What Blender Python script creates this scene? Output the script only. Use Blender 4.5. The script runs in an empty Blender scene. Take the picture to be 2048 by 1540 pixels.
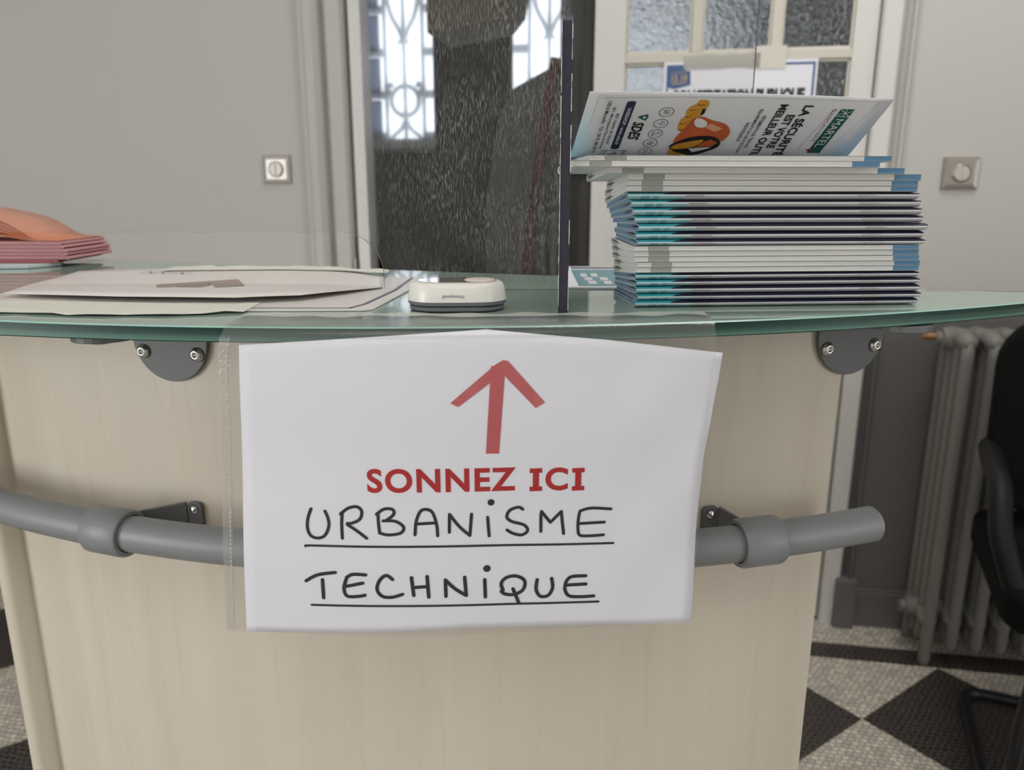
import bpy, bmesh, math, random
from mathutils import Vector, Matrix
random.seed(7)
C = bpy.context.collection
S = bpy.context.scene

# ------------------------------------------------------------------ camera
cam_d = bpy.data.cameras.new('camera')
cam = bpy.data.objects.new('camera', cam_d)
C.objects.link(cam)
cam.location = (0, 0, 1.177)
cam.rotation_euler = (math.radians(90 - 14), 0, 0)
cam_d.sensor_width = 36
cam_d.lens = 1540 / 2048 * 36
cam_d.clip_start = 0.02
cam_d.dof.use_dof = True
cam_d.dof.focus_distance = 0.52
cam_d.dof.aperture_fstop = 9.0
S.camera = cam
S.view_settings.view_transform = 'Standard'
S.view_settings.look = 'None'
S.view_settings.gamma = 1
S.view_settings.use_curve_mapping = False
S.view_settings.exposure = 0.15

# ------------------------------------------------------------------ world and daylight
w = bpy.data.worlds.new('world')
S.world = w
w.use_nodes = True
w.node_tree.nodes['Background'].inputs[0].default_value = (0.89, 0.945, 1.0, 1)
w.node_tree.nodes['Background'].inputs[1].default_value = 2.6


def area(name, loc, rot, sx, sy, power, col=(1, 1, 1)):
    d = bpy.data.lights.new(name, 'AREA')
    d.shape = 'RECTANGLE'
    d.size = sx
    d.size_y = sy
    d.energy = power
    d.color = col
    o = bpy.data.objects.new(name, d)
    C.objects.link(o)
    o.location = loc
    o.rotation_euler = rot
    return o


# daylight entering by the tall windows in the left and right walls, and added overhead fills
area('daylight_left', (-3.25, -1.45, 1.35), (math.radians(90), 0, math.radians(-90)), 1.5, 1.7, 39, (1, 0.985, 0.97))
area('daylight_right', (2.95, -1.35, 1.55), (math.radians(90), 0, math.radians(90)), 1.1, 2.0, 8, (1, 0.985, 0.97))
area('overhead_fill', (-0.1, -1.0, 2.94), (0, 0, 0), 1.2, 1.2, 8, (1, 0.975, 0.945))  # added fill for upward-facing surfaces, no fixture known
area('overhead_fill_rear', (0.75, 1.05, 2.94), (0, 0, 0), 0.9, 0.9, 17, (1, 0.975, 0.945))  # added fill for floor, radiator and back wall


# ------------------------------------------------------------------ materials
def new_mat(name):
    m = bpy.data.materials.new(name)
    m.use_nodes = True
    return m, m.node_tree, m.node_tree.nodes['Principled BSDF']


def pm(name, col, rough=0.5, metal=0.0, spec=0.5, bump=0.0, bscale=60, var=0.0, vscale=6, coat=0.0):
    m, t, b = new_mat(name)
    b.inputs['Base Color'].default_value = (*col, 1)
    b.inputs['Roughness'].default_value = rough
    b.inputs['Metallic'].default_value = metal
    b.inputs['Specular IOR Level'].default_value = spec
    b.inputs['Coat Weight'].default_value = coat
    if bump or var:
        tc = t.nodes.new('ShaderNodeTexCoord')
    if bump:
        n = t.nodes.new('ShaderNodeTexNoise')
        n.inputs['Scale'].default_value = bscale
        n.inputs['Detail'].default_value = 4
        t.links.new(tc.outputs['Object'], n.inputs['Vector'])
        bp = t.nodes.new('ShaderNodeBump')
        bp.inputs['Strength'].default_value = bump
        bp.inputs['Distance'].default_value = 0.002
        t.links.new(n.outputs['Fac'], bp.inputs['Height'])
        t.links.new(bp.outputs['Normal'], b.inputs['Normal'])
    if var:
        n2 = t.nodes.new('ShaderNodeTexNoise')
        n2.inputs['Scale'].default_value = vscale
        n2.inputs['Detail'].default_value = 5
        t.links.new(tc.outputs['Object'], n2.inputs['Vector'])
        mx = t.nodes.new('ShaderNodeMix')
        mx.data_type = 'RGBA'
        mx.inputs['A'].default_value = (*[c * (1 - var) for c in col], 1)
        mx.inputs['B'].default_value = (*[min(1, c * (1 + var)) for c in col], 1)
        t.links.new(n2.outputs['Fac'], mx.inputs['Factor'])
        t.links.new(mx.outputs['Result'], b.inputs['Base Color'])
    return m


def math_node(t, op, a=None, b=None):
    n = t.nodes.new('ShaderNodeMath')
    n.operation = op
    for i, v in enumerate((a, b)):
        if v is None:
            continue
        if isinstance(v, (int, float)):
            n.inputs[i].default_value = v
        else:
            t.links.new(v, n.inputs[i])
    return n.outputs[0]


def mixcol(t, fac, a, b):
    mx = t.nodes.new('ShaderNodeMix')
    mx.data_type = 'RGBA'
    for key, v in (('Factor', fac), ('A', a), ('B', b)):
        if isinstance(v, tuple):
            mx.inputs[key].default_value = (*v, 1)
        elif isinstance(v, (int, float)):
            mx.inputs[key].default_value = v
        else:
            t.links.new(v, mx.inputs[key])
    return mx.outputs['Result']


def paint_two_tone():
    m, t, b = new_mat('wall_paint_with_grey_dado')
    g = t.nodes.new('ShaderNodeNewGeometry')
    sp = t.nodes.new('ShaderNodeSeparateXYZ')
    t.links.new(g.outputs['Position'], sp.inputs[0])
    f = math_node(t, 'GREATER_THAN', sp.outputs['Z'], 0.94)
    t.links.new(mixcol(t, f, (0.155, 0.149, 0.148), (0.585, 0.567, 0.538)), b.inputs['Base Color'])
    b.inputs['Roughness'].default_value = 0.6
    n = t.nodes.new('ShaderNodeTexNoise')
    n.inputs['Scale'].default_value = 90
    t.links.new(g.outputs['Position'], n.inputs['Vector'])
    bp = t.nodes.new('ShaderNodeBump')
    bp.inputs['Strength'].default_value = 0.12
    bp.inputs['Distance'].default_value = 0.002
    t.links.new(n.outputs['Fac'], bp.inputs['Height'])
    t.links.new(bp.outputs['Normal'], b.inputs['Normal'])
    return m


def mosaic_floor():
    m, t, b = new_mat('mosaic_floor')
    g = t.nodes.new('ShaderNodeNewGeometry')
    mp = t.nodes.new('ShaderNodeMapping')
    mp.vector_type = 'TEXTURE'
    mp.inputs['Location'].default_value = (0.8072, 1.5367, 0)
    mp.inputs['Rotation'].default_value = (0, 0, math.radians(35))
    t.links.new(g.outputs['Position'], mp.inputs['Vector'])
    ck = t.nodes.new('ShaderNodeVectorMath')
    ck.operation = 'SCALE'
    ck.inputs['Scale'].default_value = 1 / 0.342
    t.links.new(mp.outputs[0], ck.inputs[0])
    off = t.nodes.new('ShaderNodeVectorMath')
    off.operation = 'ADD'
    off.inputs[1].default_value = (100.0, 100.0, 0.5)
    t.links.new(ck.outputs[0], off.inputs[0])
    sp = t.nodes.new('ShaderNodeSeparateXYZ')
    t.links.new(off.outputs[0], sp.inputs[0])
    fl = math_node(t, 'ADD', math_node(t, 'FLOOR', sp.outputs['X']), math_node(t, 'FLOOR', sp.outputs['Y']))
    odd = math_node(t, 'MODULO', fl, 2.0)          # 0 = light, 1 = black
    # border band along the wall
    sg = t.nodes.new('ShaderNodeSeparateXYZ')
    t.links.new(g.outputs['Position'], sg.inputs[0])
    dist = math_node(t, 'SUBTRACT', 2.0782, math_node(t, 'ADD', math_node(t, 'MULTIPLY', sg.outputs['X'], 0.1676), math_node(t, 'MULTIPLY', sg.outputs['Y'], 0.98586)))
    inb = math_node(t, 'LESS_THAN', dist, 0.187)
    blk = math_node(t, 'GREATER_THAN', dist, 0.115)
    dark = math_node(t, 'ADD', math_node(t, 'MULTIPLY', inb, blk), math_node(t, 'MULTIPLY', math_node(t, 'SUBTRACT', 1.0, inb), odd))

    def bricks(c1, c2, cm):
        br = t.nodes.new('ShaderNodeTexBrick')
        # jitter so that the hand-laid stones do not run dead straight
        nz = t.nodes.new('ShaderNodeTexNoise')
        nz.inputs['Scale'].default_value = 30
        t.links.new(mp.outputs[0], nz.inputs['Vector'])
        va = t.nodes.new('ShaderNodeVectorMath')
        va.operation = 'MULTIPLY_ADD'
        va.inputs[1].default_value = (0.010, 0.010, 0)
        t.links.new(nz.outputs['Color'], va.inputs[0])
        t.links.new(mp.outputs[0], va.inputs[2])
        rot = t.nodes.new('ShaderNodeMapping')
        rot.inputs['Rotation'].default_value = (0, 0, math.radians(45))
        t.links.new(va.outputs[0], rot.inputs['Vector'])
        t.links.new(rot.outputs[0], br.inputs['Vector'])
        br.inputs['Scale'].default_value = 1.0
        br.inputs['Brick Width'].default_value = 0.0150
        br.inputs['Row Height'].default_value = 0.0125
        br.inputs['Mortar Size'].default_value = 0.0011
        br.inputs['Mortar Smooth'].default_value = 0.3
        br.inputs['Color1'].default_value = (*c1, 1)
        br.inputs['Color2'].default_value = (*c2, 1)
        br.inputs['Mortar'].default_value = (*cm, 1)
        br.offset = 0.4
        return br
    lb = bricks((0.84, 0.77, 0.65), (0.54, 0.50, 0.43), (0.13, 0.115, 0.10))
    db = bricks((0.014, 0.013, 0.013), (0.03, 0.028, 0.028), (0.17, 0.13, 0.105))
    t.links.new(mixcol(t, dark, lb.outputs['Color'], db.outputs['Color']), b.inputs['Base Color'])
    b.inputs['Roughness'].default_value = 0.45
    bp = t.nodes.new('ShaderNodeBump')
    bp.inputs['Strength'].default_value = 0.4
    bp.inputs['Distance'].default_value = 0.001
    bp.invert = True
    t.links.new(lb.outputs['Fac'], bp.inputs['Height'])
    t.links.new(bp.outputs['Normal'], b.inputs['Normal'])
    return m


def maple():
    m, t, b = new_mat('pale_maple_laminate')
    tc = t.nodes.new('ShaderNodeTexCoord')
    mp = t.nodes.new('ShaderNodeMapping')
    mp.inputs['Scale'].default_value = (11, 11, 0.8)
    t.links.new(tc.outputs['Object'], mp.inputs['Vector'])
    n1 = t.nodes.new('ShaderNodeTexNoise')
    n1.inputs['Scale'].default_value = 1.6
    n1.inputs['Detail'].default_value = 3
    t.links.new(mp.outputs[0], n1.inputs['Vector'])
    # contour lines of a slow noise give cathedral grain
    rings = math_node(t, 'PINGPONG', math_node(t, 'MULTIPLY', n1.outputs['Fac'], 14.0), 1.0)
    line = math_node(t, 'POWER', rings, 7.0)
    mp2 = t.nodes.new('ShaderNodeMapping')
    mp2.inputs['Scale'].default_value = (160, 160, 3)
    t.links.new(tc.outputs['Object'], mp2.inputs['Vector'])
    n2 = t.nodes.new('ShaderNodeTexNoise')
    n2.inputs['Scale'].default_value = 1.0
    n2.inputs['Detail'].default_value = 4
    t.links.new(mp2.outputs[0], n2.inputs['Vector'])
    mp3 = t.nodes.new('ShaderNodeMapping')
    mp3.inputs['Scale'].default_value = (22, 22, 0.5)
    t.links.new(tc.outputs['Object'], mp3.inputs['Vector'])
    n3 = t.nodes.new('ShaderNodeTexNoise')
    n3.inputs['Scale'].default_value = 1.0
    t.links.new(mp3.outputs[0], n3.inputs['Vector'])
    c0 = mixcol(t, n3.outputs['Fac'], (0.60, 0.535, 0.44), (0.74, 0.675, 0.57))
    c1 = mixcol(t, math_node(t, 'MULTIPLY', line, 0.22), c0, (0.57, 0.48, 0.36))
    c2 = mixcol(t, math_node(t, 'MULTIPLY', n2.outputs['Fac'], 0.22), c1, (0.55, 0.46, 0.34))
    t.links.new(c2, b.inputs['Base Color'])
    b.inputs['Roughness'].default_value = 0.42
    return m


def film(name, tint=0.96, rough=0.08, haze=0.05, base=0.04, bump=0.0, bscale=200, dirt=0, hcol=(0.8, 0.8, 0.78), glow=False):
    """clear sheet: lets light straight through, with a facing-dependent gloss and a little haze"""
    m, t, b = new_mat(name)
    t.nodes.remove(b)
    out = t.nodes['Material Output']
    tr = t.nodes.new('ShaderNodeBsdfTransparent')
    tr.inputs['Color'].default_value = (tint, tint, tint, 1)
    gl = t.nodes.new('ShaderNodeBsdfGlossy')
    gl.inputs['Roughness'].default_value = rough
    df = t.nodes.new('ShaderNodeBsdfTranslucent' if glow else 'ShaderNodeBsdfDiffuse')
    df.inputs['Color'].default_value = (*hcol, 1)
    lw = t.nodes.new('ShaderNodeLayerWeight')
    lw.inputs['Blend'].default_value = 0.5
    fres = math_node(t, 'ADD', math_node(t, 'MULTIPLY', math_node(t, 'POWER', lw.outputs['Facing'], 4.0), 0.6), base)
    tc = t.nodes.new('ShaderNodeTexCoord')
    hz = haze
    if dirt:
        mp = t.nodes.new('ShaderNodeMapping')
        mp.inputs['Rotation'].default_value = (0, math.radians(28), 0)
        mp.inputs['Scale'].default_value = (1.0, 1.0, 0.14)
        t.links.new(tc.outputs['Object'], mp.inputs['Vector'])
        n = t.nodes.new('ShaderNodeTexNoise')
        n.inputs['Scale'].default_value = 1500
        n.inputs['Detail'].default_value = 2
        t.links.new(mp.outputs[0], n.inputs['Vector'])
        n2 = t.nodes.new('ShaderNodeTexNoise')
        n2.inputs['Scale'].default_value = 16
        n2.inputs['Detail'].default_value = 3
        t.links.new(tc.outputs['Object'], n2.inputs['Vector'])
        speck = math_node(t, 'MULTIPLY', math_node(t, 'MAXIMUM', math_node(t, 'SUBTRACT', n.outputs['Fac'], 0.53), 0.0), 6.0)
        sp0 = t.nodes.new('ShaderNodeSeparateXYZ')
        t.links.new(tc.outputs['Object'], sp0.inputs[0])
        right = t.nodes.new('ShaderNodeMapRange')
        right.inputs['From Min'].default_value = -0.14
        right.inputs['From Max'].default_value = -0.06
        t.links.new(sp0.outputs['X'], right.inputs['Value'])
        lim = math_node(t, 'LESS_THAN', sp0.outputs['X'], 0.044)
        patch = math_node(t, 'MULTIPLY', math_node(t, 'MULTIPLY', right.outputs[0], lim), math_node(t, 'MAXIMUM', math_node(t, 'SUBTRACT', math_node(t, 'MULTIPLY', n2.outputs['Fac'], 1.7), 0.45), 0.0))
        # limescale drips high up on the sheet
        mp2 = t.nodes.new('ShaderNodeMapping')
        mp2.inputs['Scale'].default_value = (1.0, 1.0, 0.10)
        mp2.inputs['Rotation'].default_value = (0, math.radians(6), 0)
        t.links.new(tc.outputs['Object'], mp2.inputs['Vector'])
        n3 = t.nodes.new('ShaderNodeTexNoise')
        n3.inputs['Scale'].default_value = 320
        n3.inputs['Detail'].default_value = 1
        t.links.new(mp2.outputs[0], n3.inputs['Vector'])
        sp = t.nodes.new('ShaderNodeSeparateXYZ')
        t.links.new(tc.outputs['Object'], sp.inputs[0])
        zr = t.nodes.new('ShaderNodeMapRange')
        zr.inputs['From Min'].default_value = 1.272
        zr.inputs['From Max'].default_value = 1.30
        t.links.new(math_node(t, 'ADD', sp.outputs['Z'], math_node(t, 'MULTIPLY', n2.outputs['Fac'], 0.03)), zr.inputs['Value'])
        xr = math_node(t, 'LESS_THAN', math_node(t, 'ABSOLUTE', math_node(t, 'ADD', sp.outputs['X'], 0.028)), 0.035)
        drip = math_node(t, 'MULTIPLY', math_node(t, 'MULTIPLY', zr.outputs[0], xr), math_node(t, 'MULTIPLY', math_node(t, 'MAXIMUM', math_node(t, 'SUBTRACT', n3.outputs['Fac'], 0.5), 0.0), 11.0))
        hz = math_node(t, 'MINIMUM', math_node(t, 'ADD', math_node(t, 'ADD', math_node(t, 'MULTIPLY', math_node(t, 'MULTIPLY', speck, patch), dirt), haze), math_node(t, 'MULTIPLY', drip, dirt)), 0.8)
    if bump:
        nb = t.nodes.new('ShaderNodeTexNoise')
        nb.inputs['Scale'].default_value = bscale
        nb.inputs['Detail'].default_value = 3
        t.links.new(tc.outputs['Object'], nb.inputs['Vector'])
        bp = t.nodes.new('ShaderNodeBump')
        bp.inputs['Strength'].default_value = bump
        bp.inputs['Distance'].default_value = 0.001
        t.links.new(nb.outputs['Fac'], bp.inputs['Height'])
        t.links.new(bp.outputs['Normal'], gl.inputs['Normal'])
    m1 = t.nodes.new('ShaderNodeMixShader')
    t.links.new(fres, m1.inputs[0])
    t.links.new(tr.outputs[0], m1.inputs[1])
    t.links.new(gl.outputs[0], m1.inputs[2])
    m2 = t.nodes.new('ShaderNodeMixShader')
    if isinstance(hz, (int, float)):
        m2.inputs[0].default_value = hz
    else:
        t.links.new(hz, m2.inputs[0])
    t.links.new(m1.outputs[0], m2.inputs[1])
    t.links.new(df.outputs[0], m2.inputs[2])
    t.links.new(m2.outputs[0], out.inputs['Surface'])
    return m


def slab_glass():
    """pale green glass, sand-blasted on its underside so that nothing shows through"""
    m, t, b = new_mat('green_float_glass')
    b.inputs['Base Color'].default_value = (0.33, 0.44, 0.375, 1)
    b.inputs['Roughness'].default_value = 0.015
    b.inputs['IOR'].default_value = 1.5
    return m


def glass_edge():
    """edge of green float glass; ramp and fine lines paint its internal light"""
    m, t, b = new_mat('green_glass_edge_painted_light')
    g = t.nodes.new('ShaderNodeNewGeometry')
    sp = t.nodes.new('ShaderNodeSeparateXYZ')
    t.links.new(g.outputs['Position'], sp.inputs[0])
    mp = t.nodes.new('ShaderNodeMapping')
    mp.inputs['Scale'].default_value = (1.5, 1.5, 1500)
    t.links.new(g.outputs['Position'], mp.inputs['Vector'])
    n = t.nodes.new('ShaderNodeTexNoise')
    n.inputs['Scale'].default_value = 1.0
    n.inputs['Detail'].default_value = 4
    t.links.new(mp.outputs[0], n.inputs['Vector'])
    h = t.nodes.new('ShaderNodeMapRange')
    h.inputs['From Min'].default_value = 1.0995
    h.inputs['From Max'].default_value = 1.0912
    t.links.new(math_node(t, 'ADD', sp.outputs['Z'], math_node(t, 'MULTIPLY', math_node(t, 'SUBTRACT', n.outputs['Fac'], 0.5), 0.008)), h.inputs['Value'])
    t.links.new(mixcol(t, math_node(t, 'POWER', h.outputs[0], 2.4), (0.006, 0.034, 0.026), (0.135, 0.27, 0.21)), b.inputs['Base Color'])  # dark above, paler below: light inside the glass painted as colour
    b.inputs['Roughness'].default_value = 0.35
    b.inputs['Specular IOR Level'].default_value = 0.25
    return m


def textured_glass():
    m, t, b = new_mat('hammered_door_glass')
    b.inputs['Base Color'].default_value = (0.93, 0.95, 0.94, 1)
    b.inputs['Roughness'].default_value = 0.12
    b.inputs['IOR'].default_value = 1.45
    b.inputs['Transmission Weight'].default_value = 1
    tc = t.nodes.new('ShaderNodeTexCoord')
    n = t.nodes.new('ShaderNodeTexNoise')
    n.inputs['Scale'].default_value = 75
    n.inputs['Detail'].default_value = 5
    t.links.new(tc.outputs['Object'], n.inputs['Vector'])
    bp = t.nodes.new('ShaderNodeBump')
    bp.inputs['Strength'].default_value = 1.0
    bp.inputs['Distance'].default_value = 0.007
    t.links.new(n.outputs['Fac'], bp.inputs['Height'])
    t.links.new(bp.outputs['Normal'], b.inputs['Normal'])
    return m


def x_bands(name, bands, base, rough=0.6, L=0.203, slope=0.0):
    """print that changes along the length of a booklet: bands = [(from, to, colour)] in fractions of L"""
    m, t, b = new_mat(name)
    tc = t.nodes.new('ShaderNodeTexCoord')
    sp = t.nodes.new('ShaderNodeSeparateXYZ')
    t.links.new(tc.outputs['Object'], sp.inputs[0])
    x = math_node(t, 'MULTIPLY', math_node(t, 'SUBTRACT', sp.outputs['X'], math_node(t, 'MULTIPLY', sp.outputs['Y'], slope)), 1 / L)
    col = base
    for f0, f1, c in bands:
        f = math_node(t, 'MULTIPLY', math_node(t, 'GREATER_THAN', x, f0), math_node(t, 'LESS_THAN', x, f1))
        col = mixcol(t, f, col, c)
    t.links.new(col, b.inputs['Base Color'])
    b.inputs['Roughness'].default_value = rough
    return m


def page_print():
    """inside-cover print: pale grey with a blue wash in two page corners (page frame: X = a, Y = b)"""
    m, t, b = new_mat('inside_cover_print')
    uv = t.nodes.new('ShaderNodeUVMap')
    sp = t.nodes.new('ShaderNodeSeparateXYZ')
    t.links.new(uv.outputs[0], sp.inputs[0])
    d1 = math_node(t, 'SUBTRACT', math_node(t, 'MULTIPLY', sp.outputs['Y'], 0.55), math_node(t, 'MULTIPLY', sp.outputs['X'], 1.6))
    r1 = t.nodes.new('ShaderNodeMapRange')
    r1.inputs['From Min'].default_value = -0.002
    r1.inputs['From Max'].default_value = 0.034
    t.links.new(d1, r1.inputs['Value'])
    d2 = math_node(t, 'ADD', math_node(t, 'MULTIPLY', math_node(t, 'SUBTRACT', sp.outputs['X'], 0.207), 1.2), math_node(t, 'MULTIPLY', sp.outputs['Y'], 0.62))
    r2 = t.nodes.new('ShaderNodeMapRange')
    r2.inputs['From Min'].default_value = 0.004
    r2.inputs['From Max'].default_value = 0.036
    t.links.new(d2, r2.inputs['Value'])
    c = mixcol(t, r1.outputs[0], (0.86, 0.86, 0.88), (0.33, 0.62, 0.76))
    c = mixcol(t, r2.outputs[0], c, (0.34, 0.55, 0.78))
    t.links.new(c, b.inputs['Base Color'])
    b.inputs['Roughness'].default_value = 0.35
    return m


def marker_red():
    m, t, b = new_mat('red_marker_ink')
    tc = t.nodes.new('ShaderNodeTexCoord')
    n = t.nodes.new('ShaderNodeTexNoise')
    n.inputs['Scale'].default_value = 110
    mp = t.nodes.new('ShaderNodeMapping')
    mp.inputs['Scale'].default_value = (1, 1, 0.08)
    t.links.new(tc.outputs['Object'], mp.inputs['Vector'])
    t.links.new(mp.outputs[0], n.inputs['Vector'])
    t.links.new(mixcol(t, n.outputs['Fac'], (0.50, 0.045, 0.06), (0.66, 0.17, 0.18)), b.inputs['Base Color'])
    b.inputs['Roughness'].default_value = 0.5
    return m


M = dict(
    wall=paint_two_tone(), floor=mosaic_floor(), maple=maple(),
    white=pm('white_gloss_woodwork', (0.76, 0.745, 0.715), 0.4, bump=0.08, bscale=40),
    cream=pm('cream_muntin_paint', (0.70, 0.66, 0.58), 0.4),
    ceil=pm('ceiling_white', (0.75, 0.74, 0.71), 0.9),
    roomwall=pm('room_wall_white', (0.66, 0.64, 0.6), 0.8),
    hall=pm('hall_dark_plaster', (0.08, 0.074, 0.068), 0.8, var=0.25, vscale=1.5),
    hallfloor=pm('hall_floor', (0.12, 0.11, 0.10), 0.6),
    grey=pm('grey_powder_coat', (0.235, 0.245, 0.255), 0.42, bump=0.05, bscale=900),
    plate=pm('bracket_grey', (0.135, 0.137, 0.142), 0.45, bump=0.05, bscale=900),
    staple=pm('staple_wire', (0.40, 0.39, 0.38), 0.35, 0.9),
    steel=pm('polished_screw_steel', (0.62, 0.61, 0.58), 0.22, 1.0),
    satin=pm('satin_nickel', (0.44, 0.41, 0.37), 0.36, 0.85),
    satin_knob=pm('satin_switch_button', (0.62, 0.59, 0.53), 0.4, 0.3),
    glass=slab_glass(),
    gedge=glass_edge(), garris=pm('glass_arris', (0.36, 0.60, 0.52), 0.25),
    pane=film('acrylic_sheet', 0.955, 0.0, 0.012, 0.03, dirt=0.46),
    fin=film('acrylic_foot', 0.93, 0.02, 0.02, 0.03),
    edge=pm('acrylic_cut_edge_dark', (0.028, 0.026, 0.042), 0.45, bump=0.4, bscale=300),  # dark colour stands in for internal reflection at the clear edge
    edgelight=pm('acrylic_thin_edge', (0.09, 0.09, 0.085), 0.3),
    peel=pm('peeling_film_remnant', (0.7, 0.68, 0.66), 0.5),
    sleeve=film('pvc_sleeve', 0.965, 0.20, 0.035, 0.04, bump=0.35, bscale=420, hcol=(0.72, 0.71, 0.68)),
    seam=film('pvc_welded_seam', 0.92, 0.16, 0.12, 0.09, bump=0.8, bscale=500, hcol=(0.72, 0.71, 0.67)),
    tape=film('aged_clear_tape', 0.9, 0.3, 0.42, 0.05, bump=0.5, bscale=120, hcol=(0.76, 0.75, 0.68)),
    masking=pm('aged_cream_tape', (0.78, 0.775, 0.685), 0.55, bump=0.25, bscale=120, var=0.06, vscale=40),
    paper=pm('white_paper', (0.88, 0.88, 0.94), 0.75),
    laminate=pm('laminated_paper', (0.80, 0.755, 0.72), 0.32, var=0.03, vscale=20),
    inkblack=pm('black_marker_ink', (0.008, 0.008, 0.010), 0.7, spec=0.2),
    inkred=pm('red_printed_ink', (0.47, 0.005, 0.008), 0.7, spec=0.2),
    marker=marker_red(),
    inkbrown=pm('faded_brown_ink', (0.36, 0.27, 0.24), 0.4),
    inkpurple=pm('dark_violet_ink', (0.13, 0.11, 0.17), 0.4),
    inkblue=pm('blue_pen_ink', (0.16, 0.28, 0.42), 0.5),
    ivory=pm('ivory_plastic', (0.82, 0.79, 0.73), 0.35, coat=0.2),
    ivorybutton=pm('beige_push_button', (0.74, 0.66, 0.58), 0.4),
    bellgrey=pm('grey_bell_base', (0.155, 0.165, 0.18), 0.5),
    lens=pm('glossy_label_window', (0.42, 0.37, 0.33), 0.04, spec=0.9, coat=1.0),
    logo=pm('grey_logo_ink', (0.22, 0.21, 0.20), 0.6),
    pagewhite=pm('page_white', (0.68, 0.68, 0.65), 0.7),
    coverwhite=pm('cover_white', (0.74, 0.74, 0.74), 0.4),
    darkgrey=pm('cover_edge_grey', (0.30, 0.31, 0.30), 0.6),
    endblue=pm('blue_trimmed_edge', (0.155, 0.265, 0.38), 0.6, bump=0.4, bscale=900, var=0.12, vscale=120),
    ctop=x_bands('front_cover_navy_teal', [(-0.1, 0.119, (0.035, 0.36, 0.42))], (0.012, 0.010, 0.034), 0.55, slope=1.75),
    cbot=x_bands('back_cover_grey_teal', [(-0.1, 0.19, (0.36, 0.60, 0.64)), (0.045, 0.075, (0.22, 0.40, 0.45)), (0.085, 0.105, (0.24, 0.42, 0.46))], (0.56, 0.555, 0.575), 0.35),
    fore=x_bands('page_edges_with_colour_bleeds', [(0.05, 0.122, (0.34, 0.34, 0.31)), (0.905, 1.1, (0.10, 0.23, 0.38))], (0.69, 0.68, 0.645), 0.75),
    print=page_print(),
    navy=pm('print_navy', (0.02, 0.035, 0.065), 0.4),
    black=pm('print_black', (0.012, 0.012, 0.014), 0.4),
    green=pm('print_dark_green', (0.008, 0.10, 0.085), 0.4),
    white_ink=pm('print_white', (0.85, 0.85, 0.86), 0.4),
    redprint=pm('print_red', (0.42, 0.015, 0.02), 0.4),
    teal=pm('print_teal', (0.07, 0.35, 0.36), 0.4),
    orange=pm('print_orange', (0.62, 0.13, 0.035), 0.4, var=0.35, vscale=60),
    yellow=pm('print_yellow', (0.70, 0.33, 0.035), 0.4, var=0.25, vscale=90),
    peach=pm('print_peach', (0.80, 0.42, 0.24), 0.4),
    hair=pm('print_grey_hairline', (0.42, 0.43, 0.45), 0.4),
    pink=pm('pink_leaflet_paper', (0.62, 0.30, 0.32), 0.6, var=0.2, vscale=30),
    pinkdark=pm('dark_red_leaflet_paper', (0.42, 0.11, 0.12), 0.6),
    orangep=pm('orange_leaflet_cover', (0.72, 0.28, 0.16), 0.5, var=0.2, vscale=20),
    paleblue=pm('pale_leaflet_paper', (0.60, 0.66, 0.68), 0.5),
    tealpanel=pm('leaflet_teal_panel', (0.16, 0.36, 0.42), 0.4),
    radiator=pm('grey_radiator_paint', (0.215, 0.208, 0.193), 0.5),
    brass=pm('old_brass', (0.42, 0.22, 0.1), 0.5, 0.6),
    blackp=pm('black_plastic', (0.006, 0.006, 0.0065), 0.55, spec=0.3),
    blackf=pm('black_chair_fabric', (0.005, 0.005, 0.005), 0.9, spec=0.15),
    blackm=pm('black_tube', (0.014, 0.014, 0.018), 0.32),
    tglass=textured_glass(),
    iron=pm('pale_ironwork', (0.80, 0.80, 0.82), 0.5),
    hazeglass=film('backlit_veil_glass', 0.9, 0.05, 0.36, 0.03, hcol=(0.8, 0.84, 0.9), glow=True),  # translucent haze imitates the backlit veil and bloom over the grille
    panelblue=film('grey_blue_pane', 0.25, 0.2, 0.55, 0.03, hcol=(0.36, 0.39, 0.50), glow=True),
    tan=pm('tan_stair_soffit', (0.80, 0.66, 0.46), 0.8),
    stairgrey=pm('stair_grey', (0.20, 0.20, 0.185), 0.7),
    redwood=pm('red_brown_wood', (0.16, 0.035, 0.022), 0.4),
    posterblue=pm('poster_blue', (0.035, 0.10, 0.30), 0.5),
    postergold=pm('poster_gold', (0.55, 0.38, 0.14), 0.5),
    postertext=pm('poster_text_grey', (0.03, 0.03, 0.035), 0.5),
    postertape=pm('yellowed_tape', (0.74, 0.70, 0.62), 0.5),
    stone=pm('street_facade', (0.62, 0.60, 0.58), 0.9, var=0.2, vscale=1.2),
)

# ------------------------------------------------------------------ mesh helpers
ORG = {}


def empty(name, loc, label=None, cat=None, group=None, rz=0.0):
    o = bpy.data.objects.new(name, None)
    o.empty_display_size = 0.02
    C.objects.link(o)
    o.location = loc
    o.rotation_euler = (0, 0, rz)
    ORG[o.name] = Matrix.Translation(loc) @ Matrix.Rotation(rz, 4, 'Z')
    tag(o, label, cat, group)
    return o


def tag(o, label=None, cat=None, group=None, kind=None):
    if label:
        o['label'] = label
    if cat:
        o['category'] = cat
    if group:
        o['group'] = group
    if kind:
        o['kind'] = kind
    return o


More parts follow.
